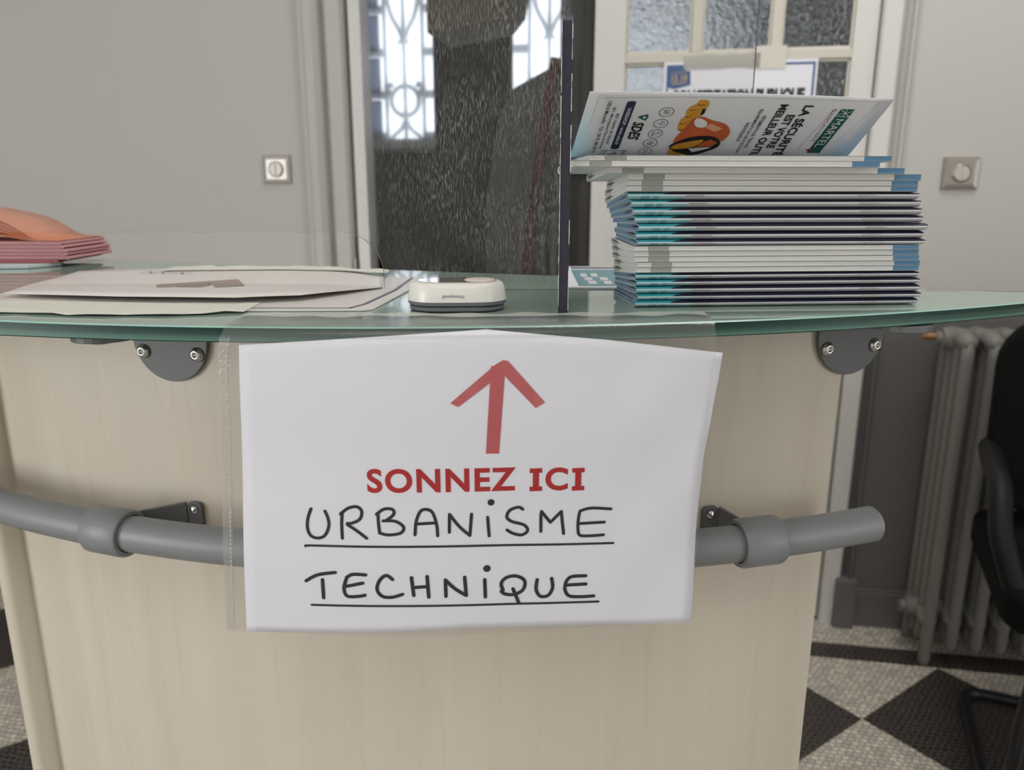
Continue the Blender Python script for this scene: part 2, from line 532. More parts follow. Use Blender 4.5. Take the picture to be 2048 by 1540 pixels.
def mesh(name, verts, faces, mats, parent=None, fm=None, smooth=False, local=False, bevel=0, seg=2, auto=False):
    """one mesh object; verts are world coordinates unless local"""
    me = bpy.data.meshes.new(name)
    if parent is not None and not local:
        inv = ORG[parent.name].inverted()
        verts = [inv @ Vector(v) for v in verts]
    me.from_pydata([tuple(v) for v in verts], [], faces)
    if not isinstance(mats, (list, tuple)):
        mats = [mats]
    for m in mats:
        me.materials.append(m)
    if fm:
        for p, i in zip(me.polygons, fm):
            p.material_index = i
    bm = bmesh.new()
    bm.from_mesh(me)
    bmesh.ops.recalc_face_normals(bm, faces=bm.faces)
    bm.to_mesh(me)
    bm.free()
    if smooth:
        for p in me.polygons:
            p.use_smooth = True
    o = bpy.data.objects.new(name, me)
    C.objects.link(o)
    if parent is not None:
        o.parent = parent
        ORG[o.name] = ORG[parent.name]
    else:
        ORG[o.name] = Matrix.Identity(4)
    if bevel:
        b = o.modifiers.new('bevel', 'BEVEL')
        b.width = bevel
        b.segments = seg
        b.limit_method = 'ANGLE'
        b.angle_limit = math.radians(40)
    if auto:
        for p in me.polygons:
            p.use_smooth = True
        bm = bmesh.new()
        bm.from_mesh(me)
        for e in bm.edges:
            if len(e.link_faces) == 2 and e.calc_face_angle(0) > math.radians(35):
                e.smooth = False
        bm.to_mesh(me)
        bm.free()
    return o


class MB:
    def __init__(self):
        self.v, self.f, self.m = [], [], []

    def add(self, v, f, mi=0):
        n = len(self.v)
        self.v += [Vector(p) for p in v]
        self.f += [tuple(i + n for i in q) for q in f]
        self.m += [mi] * len(f)
        return self

    def box(self, x0, x1, y0, y1, z0, z1, fn=None, mi=0):
        v = [Vector((x, y, z)) for x in (x0, x1) for y in (y0, y1) for z in (z0, z1)]
        if fn:
            v = [fn(*p) for p in v]
        return self.add(v, [(0, 1, 3, 2), (4, 6, 7, 5), (0, 4, 5, 1), (2, 3, 7, 6), (0, 2, 6, 4), (1, 5, 7, 3)], mi)

    def prism(self, poly, fn, a, b, mi=0):
        """poly 2-D points; fn(x, y, h) -> world; extruded between h = a and h = b"""
        n = len(poly)
        v = [fn(p[0], p[1], a) for p in poly] + [fn(p[0], p[1], b) for p in poly]
        f = [tuple(range(n)), tuple(range(n, 2 * n))] + [(i, (i + 1) % n, n + (i + 1) % n, n + i) for i in range(n)]
        return self.add(v, f, mi)

    def tube(self, pts, r, n=14, mi=0, cap=True):
        pts = [Vector(p) for p in pts]
        rs = r if isinstance(r, (list, tuple)) else [r] * len(pts)
        rings = []
        up = None
        for i, p in enumerate(pts):
            t = (pts[min(i + 1, len(pts) - 1)] - pts[max(i - 1, 0)]).normalized()
            if up is None:
                up = Vector((0, 0, 1)) if abs(t.z) < 0.9 else Vector((1, 0, 0))
            s = t.cross(up).normalized()
            up = s.cross(t).normalized()
            rings.append([p + (s * math.cos(2 * math.pi * k / n) + up * math.sin(2 * math.pi * k / n)) * rs[i] for k in range(n)])
        v = [q for ring in rings for q in ring]
        f = [(i * n + k, i * n + (k + 1) % n, (i + 1) * n + (k + 1) % n, (i + 1) * n + k) for i in range(len(pts) - 1) for k in range(n)]
        if cap:
            f += [tuple(range(n)), tuple((len(pts) - 1) * n + k for k in range(n))]
        return self.add(v, f, mi)

    def lathe(self, prof, origin, axis=(0, 0, 1), n=24, mi=0):
        """prof: (radius, height) along axis"""
        ax = Vector(axis).normalized()
        s = ax.cross(Vector((0, 0, 1)) if abs(ax.z) < 0.9 else Vector((1, 0, 0))).normalized()
        u = ax.cross(s)
        o = Vector(origin)
        v = []
        for r, h in prof:
            v += [o + ax * h + (s * math.cos(2 * math.pi * k / n) + u * math.sin(2 * math.pi * k / n)) * r for k in range(n)]
        f = [(i * n + k, i * n + (k + 1) % n, (i + 1) * n + (k + 1) % n, (i + 1) * n + k) for i in range(len(prof) - 1) for k in range(n)]
        f += [tuple(range(n)), tuple((len(prof) - 1) * n + k for k in range(n))]
        return self.add(v, f, mi)

    def obj(self, name, mats, parent=None, **k):
        return mesh(name, self.v, self.f, mats, parent, fm=self.m, **k)


def smoothline(pts, k=6):
    if len(pts) < 3:
        return [tuple(p) for p in pts]
    P = [pts[0]] + list(pts) + [pts[-1]]
    out = []
    for i in range(1, len(P) - 2):
        for j in range(k):
            t = j / k
            q = []
            for d in range(len(pts[0])):
                a, b, c, e = P[i - 1][d], P[i][d], P[i + 1][d], P[i + 2][d]
                q.append(0.5 * (2 * b + (c - a) * t + (2 * a - 5 * b + 4 * c - e) * t * t + (3 * b - a - 3 * c + e) * t ** 3))
            out.append(tuple(q))
    out.append(tuple(pts[-1]))
    return out


def stroke2d(mb, pts, wd, fn, mi=0):
    """flat pen stroke with round ends along 2-D pts, laid on a surface by fn(x, y)"""
    n = len(pts)
    L, R = [], []
    for i, p in enumerate(pts):
        a, b = pts[max(i - 1, 0)], pts[min(i + 1, n - 1)]
        dx, dy = b[0] - a[0], b[1] - a[1]
        l = math.hypot(dx, dy) or 1e-9
        nx, ny = -dy / l * wd / 2, dx / l * wd / 2
        L.append((p[0] + nx, p[1] + ny))
        R.append((p[0] - nx, p[1] - ny))
    v = [fn(*q) for q in L] + [fn(*q) for q in R]
    mb.add(v, [(i, i + 1, n + i + 1, n + i) for i in range(n - 1)], mi)
    for p in (pts[0], pts[-1]):
        mb.add([fn(p[0] + wd / 2 * math.cos(a * math.pi / 5), p[1] + wd / 2 * math.sin(a * math.pi / 5)) for a in range(10)], [tuple(range(10))], mi)


def poly2d(mb, pts, fn, mi=0):
    mb.add([fn(*p) for p in pts], [tuple(range(len(pts)))], mi)


_fc = {}


def text2d(s, bold=0.0, shear=0.0, space=1.0):
    """(verts, faces) of a line of lettering, scaled to a unit box"""
    key = (s, bold, shear, space)
    if key in _fc:
        return _fc[key]
    cu = bpy.data.curves.new('lettering_curve', 'FONT')
    cu.body = s
    cu.size = 1
    cu.offset = bold
    cu.shear = shear
    cu.space_character = space
    cu.resolution_u = 5
    o = bpy.data.objects.new('lettering_curve', cu)
    C.objects.link(o)
    bpy.context.view_layer.update()
    me = bpy.data.meshes.new_from_object(o.evaluated_get(bpy.context.evaluated_depsgraph_get()))
    v = [(p.co.x, p.co.y) for p in me.vertices]
    f = [tuple(p.vertices) for p in me.polygons]
    bpy.data.objects.remove(o)
    bpy.data.curves.remove(cu)
    bpy.data.meshes.remove(me)
    x0, x1 = min(p[0] for p in v), max(p[0] for p in v)
    y0, y1 = min(p[1] for p in v), max(p[1] for p in v)
    _fc[key] = ([((p[0] - x0) / (x1 - x0), (p[1] - y0) / (y1 - y0)) for p in v], f)
    return _fc[key]


def put_text(mb, s, fn, mi=0, **k):
    """fn(x, y) with x, y in 0..1 over the text's own box"""
    v, f = text2d(s, **k)
    mb.add([fn(*p) for p in v], f, mi)


# ------------------------------------------------------------------ the room
KW = math.hypot(1, 0.17)
UX, UY = 1 / KW, -0.17 / KW          # along the back wall
NX, NY = 0.17 / KW, 1 / KW           # into the hall


def W(u, d, z):
    return Vector((u * UX + d * NX, 2.108 + u * UY + d * NY, z))


def struct(mb, name, mats, parent=None, **k):
    o = mb.obj(name, mats, parent, **k)
    if parent is None:
        o['kind'] = 'structure'
    return o


struct(MB().add([(-3.4, -2.6, 0), (3.2, -2.6, 0), (3.2, 2.6, 0), (-3.4, 2.8, 0)], [(0, 1, 2, 3)]), 'floor', M['floor'])
struct(MB().box(-3.4, 3.2, -2.6, 2.9, 3.0, 3.05), 'ceiling', M['ceil'])
wb = MB()
wb.box(-4.2, -0.555, 0, 0.14, 0, 3.0, W)
wb.box(0.94, 3.6, 0, 0.14, 0, 3.0, W)
wb.box(-0.555, 0.94, 0, 0.14, 2.3, 3.0, W)
struct(wb, 'wall_back', M['wall'])
wl = MB()
for a, b, z0, z1 in ((-2.6, -2.45, 0, 3), (-0.45, 2.9, 0, 3), (-2.45, -0.45, 0, 0.55), (-2.45, -0.45, 2.55, 3)):
    wl.box(-3.45, -3.3, a, b, z0, z1)
struct(wl, 'wall_left', M['roomwall'])
wr = MB()
for a, b, z0, z1 in ((-2.6, -1.9, 0, 3), (-0.8, 2.9, 0, 3), (-1.9, -0.8, 0, 0.55), (-1.9, -0.8, 2.55, 3)):
    wr.box(3.0, 3.15, a, b, z0, z1)
struct(wr, 'wall_right', M['roomwall'])
struct(MB().box(-3.4, 3.2, -2.62, -2.5, 0, 3.0), 'wall_front', M['roomwall'])

# door casing: moulded profile carried round the opening
for nm, prof in (('trim_1', [(-0.571, 0), (-0.571, -0.014), (-0.566, -0.02), (-0.556, -0.02), (-0.55, -0.026), (-0.528, -0.026), (-0.518, -0.012), (-0.512, 0.012), (-0.494, 0.012), (-0.490, -0.018), (-0.454, -0.018), (-0.451, -0.014), (-0.451, 0.13), (-0.56, 0.13)]),
                 ('trim_2', [(0.956, 0), (0.956, -0.014), (0.951, -0.02), (0.947, -0.02), (0.943, -0.006), (0.935, 0.006), (0.925, 0.004), (0.9245, -0.010), (0.9245, 0.13), (0.95, 0.13)])):
    struct(MB().prism(prof, lambda x, y, h: W(x, y, h), 0, 2.35), nm, M['wall'])
struct(MB().prism([(0.9243, -0.012), (0.920, -0.016), (0.884, -0.018), (0.880, -0.014), (0.880, 0.13), (0.9243, 0.13)], lambda x, y, h: W(x, y, h), 0, 2.35), 'trim_4', M['white'])
bb = MB().box(0.966, 3.4, -0.014, 0, 0, 0.104, W).box(0.966, 3.4, -0.009, 0, 0.104, 0.112, W)
struct(bb, 'baseboard_right', M['wall'], bevel=0.002)
struct(MB().box(0.912, 0.966, -0.034, 0, 0, 0.145, W), 'trim_3', M['wall'], bevel=0.003)
struct(MB().box(-4.0, -0.571, -0.014, 0, 0, 0.11, W), 'baseboard_left', M['wall'], bevel=0.002)

# left leaf, swung open into the hall: only its edge shows
hx, hd = -0.4365, 0.004
dl = MB()
dirn = (-0.30, 0.954)


def leaf(a, t, z):      # a along the leaf, t across its thickness
    return W(hx + dirn[0] * a + 0.033 * t, hd + dirn[1] * a, z)


dl.box(0, 0.64, 0, 1, 0.012, 2.2, leaf)
door1 = struct(dl, 'door_1', M['white'], bevel=0.002)
hg = MB()
for z in (0.98, 0.30, 1.95):
    hg.tube([W(-0.444, -0.004, z - 0.02), W(-0.444, -0.004, z + 0.02)], 0.0045, 10)
hg.obj('hinge', M['satin'], door1, smooth=False)

# right leaf: glazed, closed
d2 = MB()
cols = [(0.286, 0.447), (0.471, 0.635), (0.658, 0.823)]
rows = [(1.04, 1.4915), (1.5135, 2.05)]
T0, T1 = 0.004, 0.04
d2.box(0.2095, cols[0][0], T0, T1, 0.012, 2.2, W)
d2.box(cols[2][1], 0.8755, T0, T1, 0.012, 2.2, W)
d2.box(cols[0][0], cols[2][1], T0, T1, 0.012, rows[0][0], W)
d2.box(cols[0][0], cols[2][1], T0, T1, rows[1][1], 2.2, W)
door2 = struct(d2, 'door_2', M['white'])
mu = MB()
mu.box(cols[0][0], cols[2][1], 0.006, 0.036, rows[0][1], rows[1][0], W)
for (a, b) in ((cols[0][1], cols[1][0]), (cols[1][1], cols[2][0])):
    mu.box(a, b, 0.006, 0.036, rows[0][0], rows[0][1], W)
    mu.box(a, b, 0.006, 0.036, rows[1][0], rows[1][1], W)
for (a, b) in cols:                      # glazing beads
    for (z0, z1) in rows:
        for q in ((a, a + 0.006, z0, z1), (b - 0.006, b, z0, z1), (a, b, z0, z0 + 0.006), (a, b, z1 - 0.007, z1)):
            mu.box(q[0], q[1], 0.012, 0.03, q[2], q[3], W)
mu.obj('muntin', M['cream'], door2, bevel=0.0015)
for (a, b) in cols:
    for (z0, z1) in rows:
        MB().box(a + 0.002, b - 0.002, 0.019, 0.023, z0 + 0.002, z1 - 0.002, W).obj('pane', M['tglass'], door2)
for q in ((0.38, 0.73, 0.12, 0.50),):
    MB().box(q[0], q[1], 0.0, 0.006, q[2], q[3], W).obj('raised_panel', M['white'], door2, bevel=0.004)

# poster on the door
po = empty('door_poster', W(0.56, 0.003, 1.36), 'white paper poster with blue border taped on the glazed door', 'poster')
PD = 0.0025


def PW(d):
    return lambda u, z: W(u, PD - d, z)


MB().box(0.383, 0.747, PD, PD + 0.001, 1.20, 1.4915, W).obj('paper', M['paper'], po)
pb = MB()
for q in ((0.390, 0.394, 1.21, 1.483), (0.7365, 0.7415, 1.21, 1.483), (0.390, 0.7415, 1.479, 1.484), (0.390, 0.7415, 1.205, 1.21)):
    poly2d(pb, [(q[0], q[2]), (q[1], q[2]), (q[1], q[3]), (q[0], q[3])], PW(0.0006))
pb.obj('printed_border', M['posterblue'], po)
bd = MB()
poly2d(bd, [(0.391, 1.484), (0.437, 1.484), (0.437, 1.470), (0.447, 1.470), (0.449, 1.437), (0.41, 1.428), (0.393, 1.432)], PW(0.0007))
bd.obj('badge', M['posterblue'], po)
bt = MB()
put_text(bt, '15 16', lambda x, y: W(0.402 + x * 0.038 + y * 0.001, PD - 0.001, 1.444 + y * 0.016 + x * 0.004), bold=0.03)
put_text(bt, 'MAIRIE', lambda x, y: W(0.402 + x * 0.036, PD - 0.001, 1.4625 + y * 0.004 + x * 0.004))
for z in (1.4405, 1.4375):
    poly2d(bt, [(0.404, z), (0.440, z + 0.004), (0.440, z + 0.0055), (0.404, z + 0.0015)], PW(0.001))
bt.obj('lettering', M['postergold'], po)
tx = MB()
put_text(tx, 'CONCERTATION PUBLIQUE', lambda x, y: W(0.404 + x * 0.318, PD - 0.001, 1.386 + y * 0.040), bold=0.055)
tx.obj('lettering', M['postertext'], po)
for q in ((0.43, 0.612, 1.474, 1.506), (0.598, 0.672, 1.470, 1.522)):
    t_ = MB()
    pts = []
    random.seed(int(q[0] * 1000))
    for i in range(9):
        pts.append((q[0] + (q[1] - q[0]) * i / 8, q[2] + random.uniform(-0.002, 0.002)))
    for i in range(9):
        pts.append((q[1] - (q[1] - q[0]) * i / 8, q[3] + random.uniform(-0.002, 0.002)))
    t_.prism(pts, lambda x, y, h: W(x, h, y), PD - 0.0017, PD - 0.0012)
    t_.obj('tape', M['tape'] if q[0] < 0.5 else M['postertape'], po)

# ------------------------------------------------------------------ the hall beyond the door
KD = 1 / KW


def HW(c):
    """frame of a plane parallel to the wall, c = its distance along the view axis"""
    return lambda u, d, z: Vector((u * UX + d * NX, c + u * UY + d * NY, z))


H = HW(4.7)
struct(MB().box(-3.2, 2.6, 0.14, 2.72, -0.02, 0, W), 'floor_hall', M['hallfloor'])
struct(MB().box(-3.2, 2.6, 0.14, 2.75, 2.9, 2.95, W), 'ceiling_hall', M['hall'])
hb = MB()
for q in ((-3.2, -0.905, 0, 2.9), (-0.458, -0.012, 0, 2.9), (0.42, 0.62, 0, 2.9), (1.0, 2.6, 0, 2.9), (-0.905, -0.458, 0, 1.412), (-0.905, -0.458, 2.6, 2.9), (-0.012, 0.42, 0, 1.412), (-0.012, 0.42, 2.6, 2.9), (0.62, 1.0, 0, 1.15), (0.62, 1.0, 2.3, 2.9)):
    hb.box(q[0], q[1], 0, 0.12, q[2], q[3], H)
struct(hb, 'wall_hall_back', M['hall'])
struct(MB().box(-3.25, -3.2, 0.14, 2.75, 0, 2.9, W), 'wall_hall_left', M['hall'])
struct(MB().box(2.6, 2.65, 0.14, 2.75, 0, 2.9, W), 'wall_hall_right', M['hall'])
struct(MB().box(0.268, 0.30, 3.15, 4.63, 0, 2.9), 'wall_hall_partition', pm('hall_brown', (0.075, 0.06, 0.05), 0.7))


def grille(n, u0, u1, z0, z1, ornate=True, side=0):
    wn = MB()
    for q in ((u0, u0 + 0.012, z0, z1), (u1 - 0.012, u1, z0, z1), (u0, u1, z0, z0 + 0.018), (u0, u1, z1 - 0.02, z1)):
        wn.box(q[0], q[1], 0.02, 0.06, q[2], q[3], H)
    wo = struct(wn, 'window_%d' % n, M['iron'])
    MB().box(u0 + 0.01, u1 - 0.01, 0.03, 0.034, z0 + 0.01, z1 - 0.01, H).obj('pane', M['hazeglass'], wo)
    g = MB()
    mid = (u0 + u1) / 2 if not side else u0 + (u1 - u0) * 0.55
    d = 0.075
    bars = [mid]
    hw = 0.115
    bars += [mid - hw, mid + hw]
    for x in bars:
        if u0 < x < u1:
            g.box(x - 0.010, x + 0.010, d - 0.008, d + 0.008, z0, z1, H)
    k = 0
    z = z0 + 0.10
    while z < z1:
        for a, b in ((u0, mid - hw), (mid + hw, u1)):
            if b - a > 0.01:
                g.box(a, b, d - 0.005, d + 0.005, z - 0.022, z + 0.022, H)
        z += 0.235
    if ornate:
        zc = z0 + 0.30
        while zc < z1:
            ring = [(mid + 0.085 * math.cos(a * math.pi / 12), zc + 0.085 * math.sin(a * math.pi / 12)) for a in range(25)]
            g.tube([H(p[0], d, p[1]) for p in ring], 0.014, 8, cap=False)
            for s in (-1, 1):
                arm = smoothline([(mid, zc - 0.10), (mid + s * 0.03, zc - 0.16), (mid + s * 0.08, zc - 0.20), (mid + s * 0.11, zc - 0.25)], 5)
                g.tube([H(p[0], d, p[1]) for p in arm], 0.012, 8)
                arm = smoothline([(mid, zc + 0.33), (mid + s * 0.03, zc + 0.40), (mid + s * 0.07, zc + 0.47), (mid + s * 0.105, zc + 0.60)], 5)
                g.tube([H(p[0], d, p[1]) for p in arm], 0.013, 8)
                lf = [(mid, zc + 0.40), (mid + s * 0.018, zc + 0.35), (mid + s * 0.045, zc + 0.30), (mid + s * 0.012, zc + 0.325), (mid, zc + 0.26)]
                g.prism(lf, lambda x, y, h: H(x, h, y), d - 0.008, d + 0.008)
                g.tube([H(mid + s * 0.085, d, zc + 0.03), H(mid + s * 0.115, d, zc + 0.075), H(mid + s * 0.075, d, zc + 0.095)], 0.020, 8)
            zc += 0.78
    g.obj('iron_grille', M['iron'], wo)
    return wo


w1 = grille(1, -0.905, -0.458, 1.412, 2.6, side=1)
w2 = grille(2, -0.012, 0.42, 1.412, 2.6)
w3 = grille(3, 0.62, 1.0, 1.15, 2.3, ornate=False)
for i in range(5):
    z = 1.50 + i * 0.235
    MB().box(-0.90, -0.80, 0.045, 0.055, z, z + 0.215, H).obj('blind_pane', M['panelblue'], w1)
MB().box(-0.90, -0.46, 0.05, 0.06, 1.43, 1.495, H).obj('lower_panel', film('brightened_lower_panel', 0.12, 0.3, 0.8, 0.03, hcol=(0.30, 0.28, 0.26), glow=True), w1)  # pale stone panel, made translucent so that skylight brightens it

# staircase in the hall: grey string, treads behind it, red-brown newel and rail
st = empty('hall_staircase', HW(3.4)(0.0, 0, 0), 'dark grey staircase side with red-brown post seen through the open doorway', 'staircase')
F = HW(3.4)
MB().prism([(0.25, 1.72), (0.012, 1.602), (-0.05, 1.505), (-0.085, 1.334), (-0.11, 1.15), (-0.14, 0.0), (0.25, 0.0)], lambda x, y, h: F(x, h, y), 0, 0.06).obj('string_board', M['stairgrey'], st)
G = HW(3.2)
nw = MB()
nw.tube([G(0.07, 0, 0.0), G(0.072, 0, 0.99), G(0.085, 0, 1.11)], 0.022, 12)
nw.tube([G(0.085, 0, 1.11), G(0.118, 0, 1.34), G(0.15, 0, 1.565), G(0.172, 0, 1.68)], 0.021, 12)
nw.obj('newel_post', M['redwood'], st, smooth=True)
for u in (0.02, 0.115, 0.16):
    MB().lathe([(0.012, 0), (0.018, 0.05), (0.01, 0.12), (0.017, 0.3), (0.010, 0.48), (0.014, 0.55)], G(u, 0.1, 0.55), n=12).obj('baluster', pm('pale_baluster', (0.30, 0.29, 0.27), 0.5), st, smooth=True)
Kt = HW(3.8)
MB().prism([(-0.40, 1.90), (-0.30, 1.915), (-0.06, 1.952), (0.0, 2.02), (0.05, 2.3), (-0.40, 2.3)], lambda x, y, h: Kt(x, h, y), 0, 0.4).obj('soffit', M['tan'], st)

# ------------------------------------------------------------------ wall switches
for (u, z, wd, ht, lab, kn) in ((-0.659, 1.2405, 0.083, 0.077, 'square satin metal light switch on the wall left of the door casing', 'rocker'),
                                (1.095, 1.223, 0.082, 0.077, 'square satin metal switch plate with round button on the right wall', 'round')):
    r = empty('light_switch', W(u, 0, z), lab, 'light switch', 'satin wall switches')
    a, b = wd / 2, ht / 2
    v = [W(u + sx * a, -0.002, z + sz * b) for sx, sz in ((-1, -1), (1, -1), (1, 1), (-1, 1))]
    v += [W(u + sx * (a - 0.003), -0.009, z + sz * (b - 0.003)) for sx, sz in ((-1, -1), (1, -1), (1, 1), (-1, 1))]
    v += [W(u + sx * (a - 0.012), -0.011, z + sz * (b - 0.012)) for sx, sz in ((-1, -1), (1, -1), (1, 1), (-1, 1))]
    v += [W(u + sx * a, 0.0, z + sz * b) for sx, sz in ((-1, -1), (1, -1), (1, 1), (-1, 1))]
    f = [(8, 9, 10, 11)] + [(i, (i + 1) % 4, 4 + (i + 1) % 4, 4 + i) for i in range(4)] + [(4 + i, 4 + (i + 1) % 4, 8 + (i + 1) % 4, 8 + i) for i in range(4)] + [(12 + i, 12 + (i + 1) % 4, (i + 1) % 4, i) for i in range(4)]
    mesh('plate', v, f, M['satin'], r)
    ax = Vector((-NX, -NY, 0))
    MB().lathe([(0.0215, 0.0), (0.0215, 0.003), (0.0195, 0.004), (0.0190, 0.001)], W(u, -0.0105, z), ax, 32).obj('ring', M['satin'], r, smooth=False)
    kb = MB()
    for s in (-1, 1):
        pts = [(u + s * 0.0005, z - 0.018), (u + s * 0.0005, z + 0.018)] + [(u + s * 0.018 * math.sin(t * math.pi / 10), z + 0.018 * math.cos(t * math.pi / 10)) for t in range(1, 10)]
        kb.prism(pts, lambda x, y, h: W(x, h, y), -0.0105, -0.0165 if s < 0 else -0.0145)
    kb.obj('button', M['satin_knob'], r, bevel=0.0008)

# ------------------------------------------------------------------ radiator
rad = empty('cast_iron_radiator', (1.07, 1.83, 0), 'old grey column radiator standing on the mosaic floor at right', 'radiator')


def RD(u, d, z):       # u along the wall, d towards the wall, from the front left foot
    return Vector((1.058 + u * UX + d * NX, 1.752 + u * UY + d * NY, z))


NS = 9
for i in range(NS):
    u = i * 0.0575
    sec = MB()
    for k in range(4):
        d = k * 0.044
        zb = 0.0 if (i in (0, NS - 1) and k in (0, 3)) else 0.048
        sec.tube([RD(u, d, zb), RD(u, d, zb + 0.012), RD(u, d, 0.13), RD(u, d, 0.80), RD(u, d, 0.845)], [0.011, 0.0145, 0.0145, 0.0145, 0.013], 12)
    for z, hz in ((0.12, 0.024), (0.835, 0.026)):
        ring = []
        n = 16
        pr = [(-0.014, 0)] + [(0.146, 0)]
        pts = [RD(u, -0.012 + 0.156 * j / 10, z + hz * 0.35 * math.sin(math.pi * j / 10)) for j in range(11)]
        sec.tube(pts, [0.010] + [0.021] * 9 + [0.010], 12)
    sec.tube([RD(u - 0.026, 0.066, 0.125), RD(u + 0.026, 0.066, 0.125)], 0.026, 14)
    sec.tube([RD(u - 0.026, 0.066, 0.838), RD(u + 0.026, 0.066, 0.838)], 0.026, 14)
    sec.obj('column_section', M['radiator'], rad, smooth=True)
for z in (0.125, 0.838):
    MB().lathe([(0.026, 0), (0.026, 0.012), (0.017, 0.013), (0.017, 0.026), (0.0, 0.027)], RD(-0.026, 0.066, z), (-UX, -UY, 0), 20).obj('end_plug', M['radiator'], rad)
MB().lathe([(0.009, 0), (0.009, 0.02), (0.005, 0.021), (0.005, 0.028)], RD(-0.052, 0.066, 0.842), (-UX, -UY, 0), 14).obj('bleed_valve', M['brass'], rad)

# ------------------------------------------------------------------ chair at the right edge
ch = empty('visitor_chair', (1.25, 1.4, 0), 'black visitor chair with tubular sled legs cut by the right edge', 'chair')
ff = Vector((-0.385, -0.923, 0))
rr = Vector((0.923, -0.385, 0))
P0 = Vector((1.086, 1.627, 0.0125))       # rear left corner of the sled


def CH(f, r, z):
    return Vector((P0.x, P0.y, 0)) + ff * f + rr * r + Vector((0, 0, z))


def bend(pts, rad_=0.05, k=5):
    out = [Vector(pts[0])]
    for i in range(1, len(pts) - 1):
        p = Vector(pts[i])
        a = (Vector(pts[i - 1]) - p).normalized() * rad_
        b = (Vector(pts[i + 1]) - p).normalized() * rad_
        for j in range(k + 1):
            t = j / k
            out.append((p + a) * (1 - t) ** 2 + p * 2 * t * (1 - t) + (p + b) * t * t)
    out.append(Vector(pts[-1]))
    return out


MB().tube(bend([CH(0.02, 0.02, 0.43), CH(0.46, 0.02, 0.42), CH(0.455, 0.0, 0.0125), CH(0, 0, 0.0125), CH(0, 0.52, 0.0125), CH(0.455, 0.52, 0.0125), CH(0.46, 0.50, 0.42), CH(0.02, 0.50, 0.43)]), 0.0125, 12).obj('sled_frame', M['blackm'], ch, smooth=True)


def rounded(hw, hh, r, k=6):
    out = []
    for sx, sy, a0 in ((1, -1, -90), (1, 1, 0), (-1, 1, 90), (-1, -1, 180)):
        for j in range(k + 1):
            a = math.radians(a0 + 90 * j / k)
            out.append((sx * (hw - r) + r * math.cos(a), sy * (hh - r) + r * math.sin(a)))
    return out


MB().prism(rounded(0.23, 0.23, 0.06), lambda x, y, h: CH(0.25 + y, 0.185 + x, h), 0.425, 0.495).obj('seat', M['blackf'], ch, bevel=0.015, seg=3)
MB().prism(rounded(0.225, 0.20, 0.10), lambda x, y, h: CH(0.10 - 0.16 * (y + 0.2) + h + 0.5 * x * x, 0.178 + x, 0.73 + y), -0.02, 0.03).obj('backrest', M['blackf'], ch, bevel=0.012, seg=3)
MB().prism(rounded(0.215, 0.13, 0.05), lambda x, y, h: CH(0.02 + h, 0.26 + x, 0.50 + y), -0.012, 0.012).obj('back_support', M['blackp'], ch, bevel=0.005)
for rx in (-0.05, 0.57):
    s = 1 if rx < 0.2 else -1
    pts = smoothline([CH(0.03, rx + s * 0.03, 0.635), CH(0.10, rx + s * 0.01, 0.655), CH(0.22, rx, 0.655), CH(0.31, rx, 0.635), CH(0.37, rx, 0.57), CH(0.41, rx + s * 0.025, 0.49), CH(0.44, rx + s * 0.05, 0.42)], 5)
    MB().tube(pts, [0.014] * 4 + [0.021] * (len(pts) - 8) + [0.018] * 4, 12).obj('armrest', M['blackp'], ch, smooth=True)

# ------------------------------------------------------------------ reception counter
ctr = empty('reception_counter', (-0.1, 0.75, 0), 'curved pale maple reception counter with green glass ledge and grey rail', 'reception counter')
PC = (-0.03, 1.337)


def cyl(X, R, z, c=PC):
    """point on the front of a vertical cylinder, given X measured on the panel radius"""
    a = math.asin((X - c[0]) / 0.805)
    return Vector((c[0] + R * math.sin(a), c[1] - R * math.cos(a), z))


fp = MB()
xs = [-0.455 + (0.2555 + 0.455) * i / 40 for i in range(41)]
v = []
for X in xs:
    for R, z in ((0.805, 0.0), (0.805, 1.0895), (0.787, 1.0895), (0.787, 0.0)):
        v.append(cyl(X, R, z))
f = [(i * 4 + k, i * 4 + (k + 1) % 4, i * 4 + 4 + (k + 1) % 4, i * 4 + 4 + k) for i in range(40) for k in range(4)] + [(0, 1, 2, 3), (160, 161, 162, 163)]
fp.add(v, f)
fp.obj('front_panel', M['maple'], ctr, auto=True)
# rounded end post at the left of the front, standing a little proud
ep = MB()
c0 = Vector((-0.4545, 0.6535, 0))
ro = Vector((-0.53, -0.848, 0))     # outward
ta = Vector((0.848, -0.53, 0))      # towards the panel
pr = [(-0.010, -0.03), (-0.010, 0.012)] + [(-0.010 + 0.02 * (1 - math.cos(t * math.pi / 10)) / 2, 0.012 + 0.008 * math.sin(t * math.pi / 10)) for t in range(1, 10)] + [(0.010, 0.012), (0.010, -0.03)]
ep.prism(pr, lambda x, y, h: c0 + ta * x + ro * y + Vector((0, 0, h)), 0.0, 1.0895)
ep.obj('end_post', M['maple'], ctr, auto=True)
for (x0, y0, x1, y1) in ((-0.445, 0.67, -0.40, 1.15), (0.243, 0.60, 0.215, 1.10)):
    MB().prism([(x0, y0), (x0 + 0.016, y0), (x1 + 0.016, y1), (x1, y1)], lambda x, y, h: Vector((x, y, h)), 0, 1.02).obj('side_panel', M['maple'], ctr)
MB().prism([(-0.42, 0.80), (0.23, 0.80), (0.215, 1.15), (-0.40, 1.15)], lambda x, y, h: Vector((x, y, h)), 0.70, 0.73).obj('desk_board', M['maple'], ctr)

# glass ledge: front edge an arc, back edge a straight cut
GC, GR = (-0.0888, 1.4909), 1.0412


def arc(X):
    return GC[1] - math.sqrt(GR ** 2 - (X - GC[0]) ** 2)


